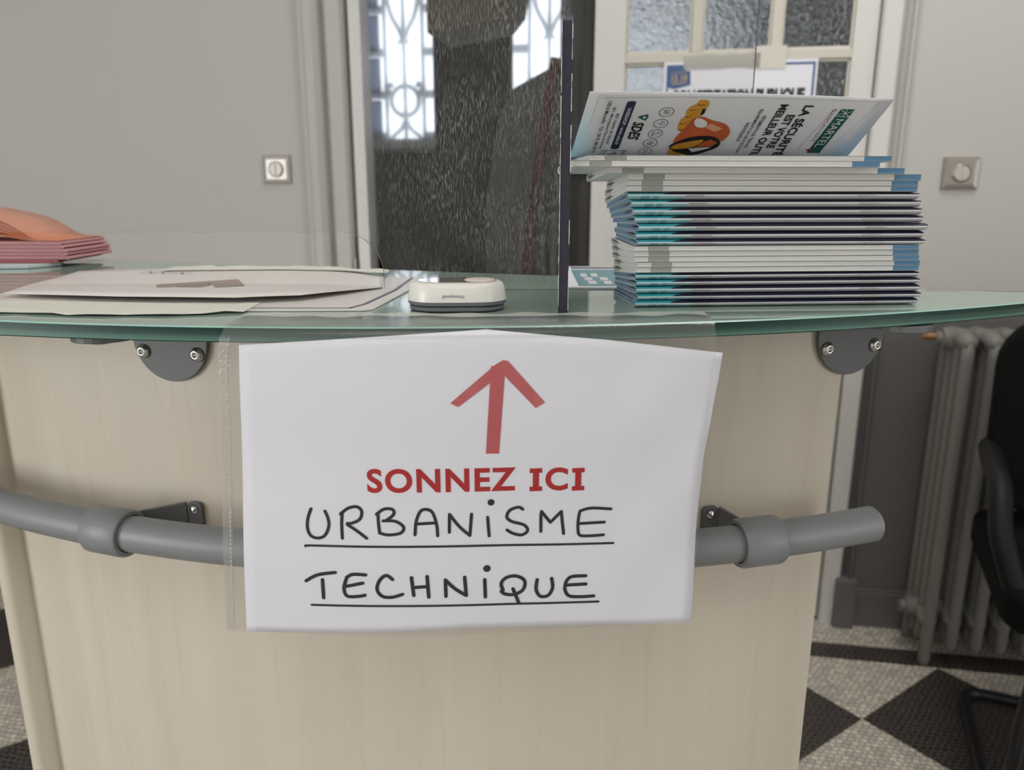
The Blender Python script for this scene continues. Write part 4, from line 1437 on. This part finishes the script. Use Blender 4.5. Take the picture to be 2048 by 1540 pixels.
def booklet(i, kind):
    zf1, zf0, zb1, zb0 = zbound[i], zbound[i + 1], zback[i], zback[i + 1]
    gap = 0.00006
    zf0 += gap
    zb0 += gap
    z00 = min(zf0, zb0)
    side = 'white page edges facing out' if kind == 'F' else 'stapled grey spine facing out'
    lab = '%s booklet counted down the counter stack, %s' % (ORD[i], side)
    if i == 0:
        lab = 'topmost booklet of the counter stack, its inside cover sprung open'
    b = empty('advertising_booklet', (xoff[i], yoff[i], z00), lab, 'booklet', 'booklets stacked on the glass counter', rz=YAW + random.uniform(-0.006, 0.006))
    spine_front = kind == 'S'
    rS = 0.011
    ys = [DB, 0.85 * DB, 0.65 * DB, 0.45 * DB, 0.3 * DB, 0.017, 0.0125, 0.009, 0.0065, 0.0045, 0.003, 0.0016, 0.0006, 0.0002, 0.00006]

    def zl(y, top):     # y measured from the spine
        yy = y if spine_front else DB - y
        a, c = (zf1, zb1) if top else (zf0, zb0)
        sag = 0.0
        return lerp(a, c, yy / DB) - z00 + sag

    def g(y, r):
        q = min(1.0, y / r)
        return math.sqrt(max(0.0, 1 - (1 - q) ** 2))

    fold = 0.60

    def path(inset, x):
        up, lo = [], []
        for y in ys:
            a, c = zl(y, False), zl(y, True)
            m_ = lerp(a, c, fold)
            up.append((y, m_ + (c - m_) * g(y, rS) - inset))
            lo.append((y, m_ - (m_ - a) * g(y, 0.0055) + inset))
        a, c = zl(0, False), zl(0, True)
        tip = [(inset * 0.9, lerp(a, c, fold))]
        return up + tip + lo[::-1]

    ct = 0.00028
    outerp, innerp = path(0.0, 0), path(ct, 0)
    innerp = [(max(y, ct), z) for y, z in innerp]
    n = len(outerp)
    lens = []
    half = n // 2
    for k, (y, z) in enumerate(innerp):
        ym = max(0.0026, min(y, DB))
        a, c = zl(ym, False) + ct, zl(ym, True) - ct
        m_ = lerp(a, c, fold if ym < 0.01 else 0.5 + (fold - 0.5) * max(0, 1 - (ym - 0.01) / 0.02))
        hl = 0.0
        if ym < 0.026:
            hl = 0.24 * (c - a) * math.sin(math.pi * min(1.0, (ym - 0.0026) / 0.0234)) ** 0.8
        hl = max(hl, 0.00004)
        lens.append((ym, m_ + (hl if k < half else -hl if k > half else 0)))

    def Y(y):
        return y if spine_front else DB - y

    xs_ = [0, 0.25 * LB, 0.5 * LB, 0.75 * LB, LB]
    nx_ = len(xs_)
    bow = [0, 0, 0, 0, 0]
    # cover: outer skin, end strips, fore-edge strips
    v, f, fmi = [], [], []
    for x in xs_:
        v += [(x, Y(p[0]), p[1]) for p in outerp]
    for x in xs_:
        v += [(x, Y(p[0]), p[1]) for p in innerp]
    O = lambda a, k: a * n + k
    I = lambda a, k: nx_ * n + a * n + k
    for a in range(nx_ - 1):
        for k in range(n - 1):
            f.append((O(a, k), O(a, k + 1), O(a + 1, k + 1), O(a + 1, k)))
            near_tip = k in (half - 1,)
            fmi.append(2 if k in (half, half + 1) and spine_front else (0 if k < half else 1))  # white fold strip: worn paper edge with its highlight painted in
            f.append((I(a, k), I(a + 1, k), I(a + 1, k + 1), I(a, k + 1)))
            fmi.append(2)
        for k in (0, n - 1):
            f.append((O(a, k), O(a + 1, k), I(a + 1, k), I(a, k)))
            fmi.append(3 if not spine_front else 2)
    for a in (0, nx_ - 1):
        for k in range(n - 1):
            f.append((O(a, k), O(a, k + 1), I(a, k + 1), I(a, k)))
            fmi.append(2)
    mats = [M['ctop'], M['cbot'], M['coverwhite'], M['darkgrey']] if spine_front else [M['darkgrey'], M['coverwhite'], M['coverwhite'], M['darkgrey']]
    co = mesh('cover', v, f, mats, b, fm=fmi, local=True)
    # pages: the folded block with its hollow at the spine
    v, f, fmi = [], [], []
    xp = [0.0004, LB - 0.0004]
    ip = [(min(y, DB - 0.0005), z) for y, z in innerp]
    lp = [(min(y, DB - 0.0005), z) for y, z in lens]
    for x in xp:
        v += [(x, Y(p[0]), p[1]) for p in ip]
        v += [(x, Y(p[0]), p[1]) for p in lp]
    for a in range(2):
        o0 = a * 2 * n
        for k in range(n - 1):
            f.append((o0 + k, o0 + k + 1, o0 + n + k + 1, o0 + n + k))
            ymid = (ip[k][0] + ip[k + 1][0]) / 2
            fmi.append(1 if spine_front else (2 if ymid < 0.36 * DB else 0))
    for k in range(n - 1):
        f.append((n + k, n + k + 1, 3 * n + k + 1, 3 * n + k))
        fmi.append(0)
        f.append((k, k + 1, 2 * n + k + 1, 2 * n + k))
        fmi.append(0)
    for k in (0, n - 1):
        f.append((k, n + k, 3 * n + k, 2 * n + k))
        fmi.append(3)
    mesh('pages', v, f, [M['pagewhite'], M['endblue'], M['darkgrey'] if False else pm('grey_page_end', (0.40, 0.39, 0.35), 0.7) if 'gpe' not in M else M['gpe'], M['fore']], b, fm=fmi, local=True)
    if spine_front:
        zt = lerp(zl(0, False), zl(0, True), fold) - 0.0009
        for f0 in (0.194, 0.785):
            x0 = f0 * LB
            sb = MB().box(x0, x0 + 0.0125, -0.0006, 0.0003, zt - 0.00045, zt + 0.00045)
            sb.box(x0, x0 + 0.0005, -0.0003, 0.0012, zt - 0.0003, zt + 0.0003).box(x0 + 0.011, x0 + 0.0115, -0.0003, 0.0012, zt - 0.0003, zt + 0.0003)
            sb.obj('staple', M['staple'], b, local=True)
    return b


M['gpe'] = pm('grey_page_end', (0.40, 0.39, 0.35), 0.7)
random.seed(11)
books = [booklet(i, k) for i, k in enumerate(kinds)]

# inside cover of the top booklet, sprung open towards the reader
top = books[0]
FL = Vector((0.0492, 0.5164, 1.2392))
FR = Vector((0.2567, 0.5470, 1.2381))
fe = (FR - FL).normalized()
fd = Vector((-0.1226, 0.8099, -0.5736)).normalized()
fn_ = fe.cross(fd)
if fn_.dot(Vector((0, 0, 1.177)) - FL) < 0:
    fn_ = -fn_


def PG(a, b, off=0.0):
    """page frame: a from the foot of the page, b from its free edge (metres)"""
    s = b
    p = FL + fe * a
    lift = 0.0
    if b > 0.056:
        e_ = b - 0.056
        flat = Vector((fd.x, fd.y, 0)).normalized()
        k = min(1.0, e_ / 0.018)
        p = p + fd * (0.056 + e_ * (1 - k * 0.5)) + flat * (e_ * k * 0.5)
    else:
        p = p + fd * b
    bow = -0.0012 * math.sin(math.pi * min(1, a / 0.2097)) * 1.0
    return p + Vector((0, 0, -bow * max(0, 1 - b / 0.05))) + fn_ * off


na, nb = 16, 22
v, f, uvs = [], [], []
for j in range(nb + 1):
    for i in range(na + 1):
        a, b = 0.2097 * i / na, 0.074 * j / nb
        v.append(PG(a, b))
        uvs.append((a, b))
f = [(j * (na + 1) + i, j * (na + 1) + i + 1, (j + 1) * (na + 1) + i + 1, (j + 1) * (na + 1) + i) for j in range(nb) for i in range(na)]
flap = mesh('inside_cover', v, f, M['print'], top, smooth=True)
uvl = flap.data.uv_layers.new(name='page')
for lp_ in flap.data.loops:
    uvl.data[lp_.index].uv = uvs[lp_.vertex_index]
so = flap.modifiers.new('thickness', 'SOLIDIFY')
so.thickness = 0.00022
so.offset = 0
OFF = 0.00035


def pg(off=OFF):
    return lambda a, b: PG(a / 1000, b / 1000, off)


def line_text(mb, s, a0, a1, b0, b1, mi=0, a0e=None, a1e=None, **k):
    """text running from b0 to b1 (towards the fold); letters stand from a0 (foot) to a1 (head)"""
    a0e = a0 if a0e is None else a0e
    a1e = a1 if a1e is None else a1e
    put_text(mb, s, lambda x, y: PG(lerp(lerp(a0, a0e, x), lerp(a1, a1e, x), y) / 1000, lerp(b0, b1, x) / 1000, OFF + 0.0001), mi, **k)


pk = MB()
line_text(pk, '13016 Marseille - Tél : 04 91 84 54 21', 14.0, 16.8, 8.2, 59.4, bold=0.01)
line_text(pk, '501, Mourepiane Port Activités', 18.0, 20.7, 13.7, 55.0, bold=0.01)
line_text(pk, '467 chemin du littoral', 22.2, 24.6, 19.4, 49.6, bold=0.01)
pk.obj('printed_lettering', M['black'], flap)
pk = MB()
line_text(pk, 'SDES', 36.0, 44.0, 27.3, 45.3, bold=0.032, shear=0.25)
pk.obj('printed_lettering', M['black'], flap)
pk = MB()
line_text(pk, 'INDIVIDUELLE', 115.6, 118.2, 26.5, 45.2, bold=0.015)
line_text(pk, 'ÉQUIPEMENTS DE PROTECTION', 119.6, 122.9, 13.5, 57.6, bold=0.015)
line_text(pk, 'VÊTEMENTS DE TRAVAIL', 124.3, 127.6, 18.8, 52.4, bold=0.015)
pk.obj('printed_lettering', M['black'], flap)
pk = MB()
line_text(pk, 'MEILLEUR OUTIL', 132.2, 138.2, 8.5, 61.4, bold=0.032)
line_text(pk, 'EST VOTRE', 141.0, 147.2, 17.9, 52.0, bold=0.032)
line_text(pk, 'LA SÉCURITÉ', 149.5, 157.8, 8.7, 60.3, bold=0.032)
pk.obj('printed_lettering', M['black'], flap)
pk = MB()
line_text(pk, 'QUINCAILLERIE', 171.2, 174.2, 11.2, 43.8, space=1.35)
pk.obj('printed_lettering', M['black'], flap)
# icon rings and their pictograms
for k, (ca, cb) in enumerate(((56.0, 17.8), (55.5, 28.8), (54.7, 38.9), (53.9, 48.5), (52.8, 58.1))):
    pk = MB()
    ring = [(ca + 4.9 * math.cos(t * math.pi / 14), cb + 4.2 * math.sin(t * math.pi / 14)) for t in range(29)]
    stroke2d(pk, ring, 0.42, pg())
    glyph = [
        [[(-2, -1.5), (1.5, -2), (2.2, 0), (1.5, 1.8), (-2, 1.5), (-1.5, 0), (-2, -1.5)], [(0, -1.6), (0, 1.5)], [(-1.4, 0), (1.8, 0.3)]],
        [[(0.2, -2.2), (2.4, -1.2), (2.4, 1.2), (0.2, 2.2), (0.2, -2.2)], [(0.2, 0), (-2.4, -0.6), (-2, 0.8)]],
        [[(2.5, -1.6), (2.5, 0.2), (-0.5, 0.4), (-1.2, 2.3), (-2.3, 2.3), (-2.3, -1.6), (2.5, -1.6)], [(-1.5, -1.6), (-1.5, 2.3)]],
        [[(-2.2, -0.5), (0, -2.2), (2.2, -0.5), (1.8, 1.8), (-1.8, 1.8), (-2.2, -0.5)], [(0, -2.2), (0, 1.8)], [(-1.8, 0.6), (1.9, 0.4)]],
        [[(-1, -2.4), (1.4, -2), (1.4, 0), (1.0, 2.4), (-1.4, 2), (-0.6, 0), (-1, -2.4)], [(1.4, 0), (-0.6, 0)]]][k]
    for s in glyph:
        stroke2d(pk, [(ca + p[0], cb + p[1]) for p in s], 0.34, pg())
    pk.obj('round_icon', M['black'], flap)
# phone outline
pk = MB()
for s in ([(21.6, 57.2), (39.6, 56.9), (39.2, 64.4), (20.8, 64.6), (21.6, 57.2)], [(24.0, 57.3), (23.4, 64.5)], [(37.1, 57.1), (36.5, 64.3)], [(38.2, 57.2), (37.6, 64.2)]):
    stroke2d(pk, s, 0.5, pg())
pk.obj('phone_icon', M['black'], flap)
pgm = MB()
pill = [(29.8 + (x if False else 0), 0) for x in ()]
hw_p, l0, l1 = 3.0, 8.0, 55.6
pts = [(29.8 + hw_p * math.cos(math.radians(t)), l1 - 1.4 + 1.4 * math.sin(math.radians(t))) for t in range(0, 181, 20)]
pts += [(29.8 + hw_p * math.cos(math.radians(t)), l0 + 1.4 + 1.4 * math.sin(math.radians(t))) for t in range(180, 361, 20)]
poly2d(pgm, pts, pg())
pgm.obj('web_banner', M['navy'], flap)
wh = MB()
line_text(wh, 'WEBSHOP : www.sdes.fr', 28.6, 31.2, 14.0, 50.5, bold=0.01)
# green banner
gb = MB()
poly2d(gb, [(173.0, 11.0), (183.0, 11.0), (183.0, 56.7), (173.0, 56.7)], lambda a, b: PG((a + 3.9 - (b - 11) * 0.04) / 1000, b / 1000, OFF))
gb.obj('green_banner', M['green'], flap)
gb = MB()
poly2d(gb, [(37.4, 22.8), (40.6, 21.0), (44.3, 20.0), (44.8, 22.6), (44.1, 26.1), (40.8, 24.8)], pg())
gb.obj('logo_triangle', M['green'], flap)
gb = MB()
# trolley drawn on the phone screen
for s in ([(23.5, 63.5), (26, 63.2), (28.0, 64.8)], [(26.3, 61.5), (33.0, 61.2)], [(26.8, 62.8), (32.4, 62.5)], [(27.4, 64.0), (31.8, 63.8)], [(28.3, 61.4), (28.6, 64.4)], [(30.2, 61.3), (30.2, 64.4)], [(32.0, 61.2), (31.6, 64.3)], [(29.4, 59.2), (32.4, 59.0)], [(29.6, 60.2), (32.4, 60.0)]):
    stroke2d(gb, s, 0.5, pg())
gb.obj('trolley_icon', M['green'], flap)
wh.obj('white_lettering', M['white_ink'], flap)
wh = MB()
put_text(wh, 'MARTEL', lambda x, y: PG((174.9 + 3.9 - (20.6 + 29.1 * x - 11) * 0.04 + y * 6.0) / 1000, (20.6 + 29.1 * x) / 1000, OFF + 0.0002), 0, bold=0.0)
for s in ([(173.0, 17.9), (183, 18.0)], [(173.4, 11.4), (183, 17.8)], [(177.5, 11), (178.5, 18)], [(183.0, 12.6), (173.4, 16.4)]):
    stroke2d(wh, [(p[0] + 3.9 - (p[1] - 11) * 0.04, p[1]) for p in s], 0.5, lambda a, b: PG(a / 1000, b / 1000, OFF + 0.0002))
wh.obj('white_lettering', M['white_ink'], flap)
wh = MB()
poly2d(wh, [(41.0, 22.4), (43.0, 21.6), (43.2, 24.0), (41.4, 23.6)], lambda a, b: PG(a / 1000, b / 1000, OFF + 0.0002))
wh.obj('logo_mark', M['white_ink'], flap)
rp = MB()
stroke2d(rp, [(172.2, 10.9), (166.0, 53.7), (170.2, 54.0)], 0.28, pg())
poly2d(rp, [(175.0 + 2.0 * math.cos(t * math.pi / 5), 53.2 + 1.3 * math.sin(t * math.pi / 5)) for t in range(10)], lambda a, b: PG(a / 1000, b / 1000, OFF + 0.0002))
rp.obj('red_print', M['redprint'], flap)
hl_ = MB()
stroke2d(hl_, [(6.1, 68.8), (6.6, 30), (6.8, 5.4)], 0.25, pg())
stroke2d(hl_, [(6.8, 5.4), (60, 4.2), (110, 3.2), (160, 2.8), (201, 2.6)], 0.25, pg())
stroke2d(hl_, [(201, 2.6), (195, 30), (187, 61.4)], 0.25, pg())
hl_.obj('printed_frame_line', M['hair'], flap)
# picture: orange safety helmet with ear defenders and gloves
pic = MB()


def pp(pts, mi, off):
    if len(pts) > 5:
        k = smoothline(list(pts) + [pts[0], pts[1]], 4)
        pts = k[4:4 + 4 * len(pts)]
    poly2d(pic, pts, lambda a, b: PG(a / 1000, b / 1000, OFF + off), mi)


ye, og, bk, wt, pe_ = 0, 1, 2, 3, 4
pp([(80, 6.4), (75.1, 6.2), (74, 9.9), (70.7, 12.5), (69.2, 16.8), (70.5, 21.4), (68.1, 24.5), (68.3, 31.6), (70.6, 35.6), (73.9, 35.9), (76.5, 29), (79, 24), (82, 17), (82.5, 9)], ye, 0.0)
for c, r in (((77.5, 9.2), 2.6), ((73.5, 14), 2.4), ((72.0, 20.5), 2.2), ((70.8, 27), 2.2), ((71.2, 33), 1.8)):
    stroke2d(pic, [(c[0] - r, c[1] + 1.2), (c[0], c[1] + 1.9), (c[0] + r, c[1] + 1.0)], 0.5, lambda a, b: PG(a / 1000, b / 1000, OFF + 0.00006), bk)
pp([(80.1, 19.9), (79.7, 13.9), (82, 14.3), (82.5, 18.1), (81, 20.7)], bk, 0.0001)
pp([(72.7, 36), (75.7, 24.7), (81.9, 21.5), (90.6, 24.8), (100.7, 28), (106.5, 33.7), (107.9, 39.7), (105, 45.4), (102.3, 43.6), (88.8, 40.2), (79.9, 44.1), (71, 48.1), (70.4, 42.5)], og, 0.00012)
pp([(78.3, 26.9), (78.7, 22.9), (84.1, 24.1), (88, 27.9), (86.9, 31.5), (81.7, 31.2)], wt, 0.0002)
pp([(86.7, 31.1), (90.5, 27.9), (101.2, 32.5), (96.1, 35.8)], pe_, 0.0002)
pp([(69, 50), (77.1, 43.2), (87.5, 40.2), (98, 40.9), (104, 45.4), (104.6, 51.2), (98.6, 56.1), (89.9, 61.3), (82, 61.4), (71.2, 54.8)], bk, 0.0002)
pp([(70, 52.9), (72.6, 49), (88.9, 43.9), (91.1, 45.7), (86.4, 51.5), (75.6, 54.2)], ye, 0.00028)
pp([(83.2, 53.5), (88.1, 52.5), (99.4, 51.3), (97.5, 53.2), (87.8, 57.4)], wt, 0.00028)
pp([(88.4, 51.5), (92.1, 45.7), (96.5, 43.7), (102.8, 46.4), (99.2, 50.8)], og, 0.00028)
pp([(70.5, 60.7), (69.6, 53.8), (73.8, 56.7), (85.3, 61.4), (76.9, 62)], ye, 0.0003)
pic.obj('printed_picture', [M['yellow'], M['orange'], M['black'], M['white_ink'], M['peach']], flap)

# ------------------------------------------------------------------ blue leaflet behind the screen
lf_ = empty('blue_leaflet', (0.08, 0.73, 1.1), 'teal and white leaflet lying flat behind the screen beside the booklets', 'leaflet')
Lq = [(0.0455, 0.6365), (0.115, 0.6365), (0.128, 0.822), (0.0600, 0.822)]
MB().prism(Lq, lambda x, y, h: Vector((x, y, h)), 1.1003, 1.1016).obj('sheet', M['paper'], lf_)
lp2 = MB()
flat = lambda z: (lambda x, y: Vector((x, y, z)))
poly2d(lp2, [(0.0560, 0.644), (0.113, 0.644), (0.122, 0.785), (0.0595, 0.785)], flat(1.1018))
lp2.obj('printed_panel', M['tealpanel'], lf_)
lw_ = MB()
for q in ((0.0640, 0.0700, 0.715, 0.745), (0.0740, 0.080, 0.715, 0.745), (0.0648, 0.0718, 0.685, 0.710), (0.0655, 0.0728, 0.655, 0.681), (0.079, 0.086, 0.685, 0.710), (0.079, 0.086, 0.655, 0.681)):
    poly2d(lw_, [(q[0], q[2]), (q[1], q[2]), (q[1] + 0.001, q[3]), (q[0] + 0.001, q[3])], flat(1.1020))
lw_.obj('printed_squares', M['white_ink'], lf_)
lk = MB()
poly2d(lk, [(0.0605, 0.795), (0.122, 0.795), (0.124, 0.812), (0.0615, 0.812)], flat(1.1019))
lk.obj('printed_stripe', M['inkpurple'], lf_)

# ------------------------------------------------------------------ papers on the left of the ledge
pB = empty('laminated_sheet', (-0.25, 0.6, 1.1), 'laminated white sheet with dark frame line flat on the glass, under the arrow sheet', 'laminated sheet')
MB().prism([(-0.40, 0.503), (-0.30, 0.508), (-0.10, 0.5125), (-0.094, 0.516), (-0.0815, 0.64), (-0.082, 0.72), (-0.40, 0.722)], lambda x, y, h: Vector((x, y, h)), 1.1003, 1.1011).obj('sheet', M['laminate'], pB)
kl = MB()
for s, wd in (([(-0.395, 0.5165), (-0.30, 0.5185), (-0.1745, 0.5205), (-0.110, 0.5205)], 0.0022), ([(-0.110, 0.5205), (-0.1035, 0.540), (-0.094, 0.62), (-0.092, 0.71)], 0.0030)):
    stroke2d(kl, s, wd, flat(1.1013))
kl.obj('printed_frame_line', M['inkpurple'], pB)
tp = MB()
random.seed(5)
yb = [(-0.42 + i * 0.0122, 0.5010 + random.uniform(-0.003, 0.002) - (0.010 if 0.36 < i / 20 < 0.95 else 0) * math.sin((i / 20 - 0.36) * 5)) for i in range(21)]
yb += [(-0.1772, 0.5290), (-0.1785, 0.5430), (-0.25, 0.5440), (-0.34, 0.5470), (-0.42, 0.5490)]
tp.prism(yb, lambda x, y, h: Vector((x, y, h + 0.0004 * math.sin(x * 160))), 1.1014, 1.1018)
tp.obj('cream_tape', M['masking'], pB)

pA = empty('arrow_sheet', (-0.27, 0.64, 1.104), 'curling white sheet with a faded brown arrow, taped on the ledge', 'paper sheet')
corn = [(-0.3785, 0.573), (-0.2796, 0.5478), (-0.1939, 0.5373), (-0.1527, 0.5532), (-0.1282, 0.5911), (-0.1059, 0.6309)]
farl = [(-0.415, 0.742), (-0.34, 0.760), (-0.25, 0.765), (-0.19, 0.765), (-0.15, 0.745), (-0.118, 0.715)]


def aZ(u, t):
    return 1.1042 + 0.0012 * math.sin(u * 3.1) - 0.0020 * u ** 4 + 0.0006 * math.sin(t * 6 + u * 4)


def sheetA(u, t, off=0.0):
    k = u * 5
    i = min(4, int(k))
    a, b = corn[i], corn[i + 1]
    c, d = farl[i], farl[i + 1]
    q = k - i
    n_ = (lerp(a[0], b[0], q), lerp(a[1], b[1], q))
    f_ = (lerp(c[0], d[0], q), lerp(c[1], d[1], q))
    return Vector((lerp(n_[0], f_[0], t), lerp(n_[1], f_[1], t), aZ(u, t) + off))


v = [sheetA(i / 30, j / 10) for j in range(11) for i in range(31)]
f = [(j * 31 + i, j * 31 + i + 1, (j + 1) * 31 + i + 1, (j + 1) * 31 + i) for j in range(10) for i in range(30)]
sa = mesh('sheet', v, f, M['laminate'], pA, smooth=True)
so = sa.modifiers.new('thickness', 'SOLIDIFY')
so.thickness = 0.0006
so.offset = -1
for v_ in sa.data.vertices:
    pass
aw = MB()


def flatA(x, y):
    return Vector((x, y, 1.1060))


poly2d(aw, [(-0.2729, 0.5523), (-0.2607, 0.5537), (-0.2463, 0.5711), (-0.2383, 0.6127), (-0.2534, 0.6267), (-0.2597, 0.5993)], flatA)
poly2d(aw, [(-0.2840, 0.6162), (-0.2742, 0.5944), (-0.2619, 0.6010), (-0.2465, 0.6093), (-0.2429, 0.6250), (-0.2297, 0.5961), (-0.2119, 0.6110), (-0.2329, 0.6567)], lambda x, y: Vector((x, y, 1.1061)))
aw.obj('printed_arrow', M['inkbrown'], sa)
bl_ = MB()
for s in ([(-0.343, 0.715), (-0.337, 0.722), (-0.331, 0.712), (-0.326, 0.722), (-0.320, 0.712), (-0.315, 0.718)], [(-0.311, 0.708), (-0.305, 0.714), (-0.299, 0.705), (-0.294, 0.711)]):
    stroke2d(bl_, smoothline(s, 4), 0.0022, lambda x, y: Vector((x, y, 1.1062)))
bl_.obj('blue_scribble', M['inkblue'], sa)
ta_ = MB()
random.seed(9)
tpp = [(-0.33 + i * 0.0108, 0.762 + random.uniform(-0.004, 0.006) - max(0, i - 13) * 0.006) for i in range(21)]
tpp += [(-0.113, 0.700), (-0.16, 0.722), (-0.22, 0.730), (-0.33, 0.728)]
ta_.prism(tpp, lambda x, y, h: Vector((x, y, h + 0.0006 * math.sin(x * 140))), 1.1068, 1.1074)
ta_.obj('cream_tape', M['masking'], sa)

# pale booklet and pink leaflets at the far left
gb_ = empty('pale_booklet', (-0.6, 0.83, 1.1), 'pale grey-blue booklet lying under the pink leaflets at far left', 'booklet')
MB().prism([(-0.75, 0.775), (-0.505, 0.81), (-0.488, 0.84), (-0.52, 0.90), (-0.75, 0.88)], lambda x, y, h: Vector((x, y, h)), 1.1004, 1.1042).obj('cover', M['paleblue'], gb_, bevel=0.0006)
names = ['lowest of the pink leaflets stacked at far left, dark red edge', 'second pink leaflet from the bottom of the far left pile', 'third pink leaflet from the bottom of the far left pile', 'fourth pink leaflet from the bottom of the far left pile', 'fifth pink leaflet from the bottom of the far left pile', 'uppermost flat pink leaflet of the pile, just below the orange one']
z = 1.1044
for i, (xr, th, mt) in enumerate(((-0.487, 0.0035, 'pinkdark'), (-0.4725, 0.0038, 'pink'), (-0.476, 0.0034, 'pink'), (-0.474, 0.0040, 'pink'), (-0.479, 0.0036, 'pink'), (-0.4800, 0.0038, 'pink'))):
    le = empty('pink_leaflet', (-0.58, 0.86, z), names[i], 'leaflet', 'pink leaflets at the far left of the ledge')
    pr = [(0, 0), (0.0035, th * 0.5), (0, th)] if i % 2 == 0 else [(0, 0), (0.0008, th * 0.5), (0, th)]
    poly = [(-0.20, 0.0005)] + [(p[0], lerp(0.0003, th - 0.0002, p[1] / th)) for p in pr] + [(-0.20, th - 0.0003)]
    MB().prism(poly, lambda x, y, h, xr=xr, z=z: Vector((xr + x - 0.05 * (h - 0.83), h, z + y)), 0.83, 0.93).obj('folded_sheet', M[mt], le)
    MB().prism([(-0.19, th * 0.45), (-0.001, th * 0.46), (-0.001, th * 0.54), (-0.19, th * 0.55)], lambda x, y, h, xr=xr, z=z: Vector((xr + x - 0.05 * (h - 0.83), h, z + y)), 0.8295, 0.8305).obj('page_gap', M['pinkdark'], le)
    z += th + 0.0001
og_ = MB()
cv = smoothline([(-0.4815, z + 0.0004), (-0.500, z + 0.0015), (-0.512, z + 0.0050), (-0.524, z + 0.013), (-0.546, z + 0.0235), (-0.60, z + 0.034), (-0.66, z + 0.036)], 5)
n = len(cv)
v = [Vector((p[0], 0.83, p[1])) for p in cv] + [Vector((p[0] - 0.005, 0.93, p[1])) for p in cv]
f = [(i, i + 1, n + i + 1, n + i) for i in range(n - 1)]
# leaves of the same leaflet fan out below the curled cover
for k in range(1, 5):
    v += [Vector((p[0] - 0.001 * k, 0.8302, lerp(p[1], z, k / 5.5))) for p in cv] + [Vector((p[0] - 0.006, 0.93, lerp(p[1], z, k / 5.5))) for p in cv]
    f += [(2 * n * k + i, 2 * n * k + i + 1, 2 * n * k + n + i + 1, 2 * n * k + n + i) for i in range(n - 1)]
oo = mesh('orange_leaflet', v, f, M['orangep'], smooth=True)
tag(oo, 'orange leaflet curling upwards on top of the pink pile at far left', 'leaflet')
so = oo.modifiers.new('thickness', 'SOLIDIFY')
so.thickness = 0.0004
so.offset = 1
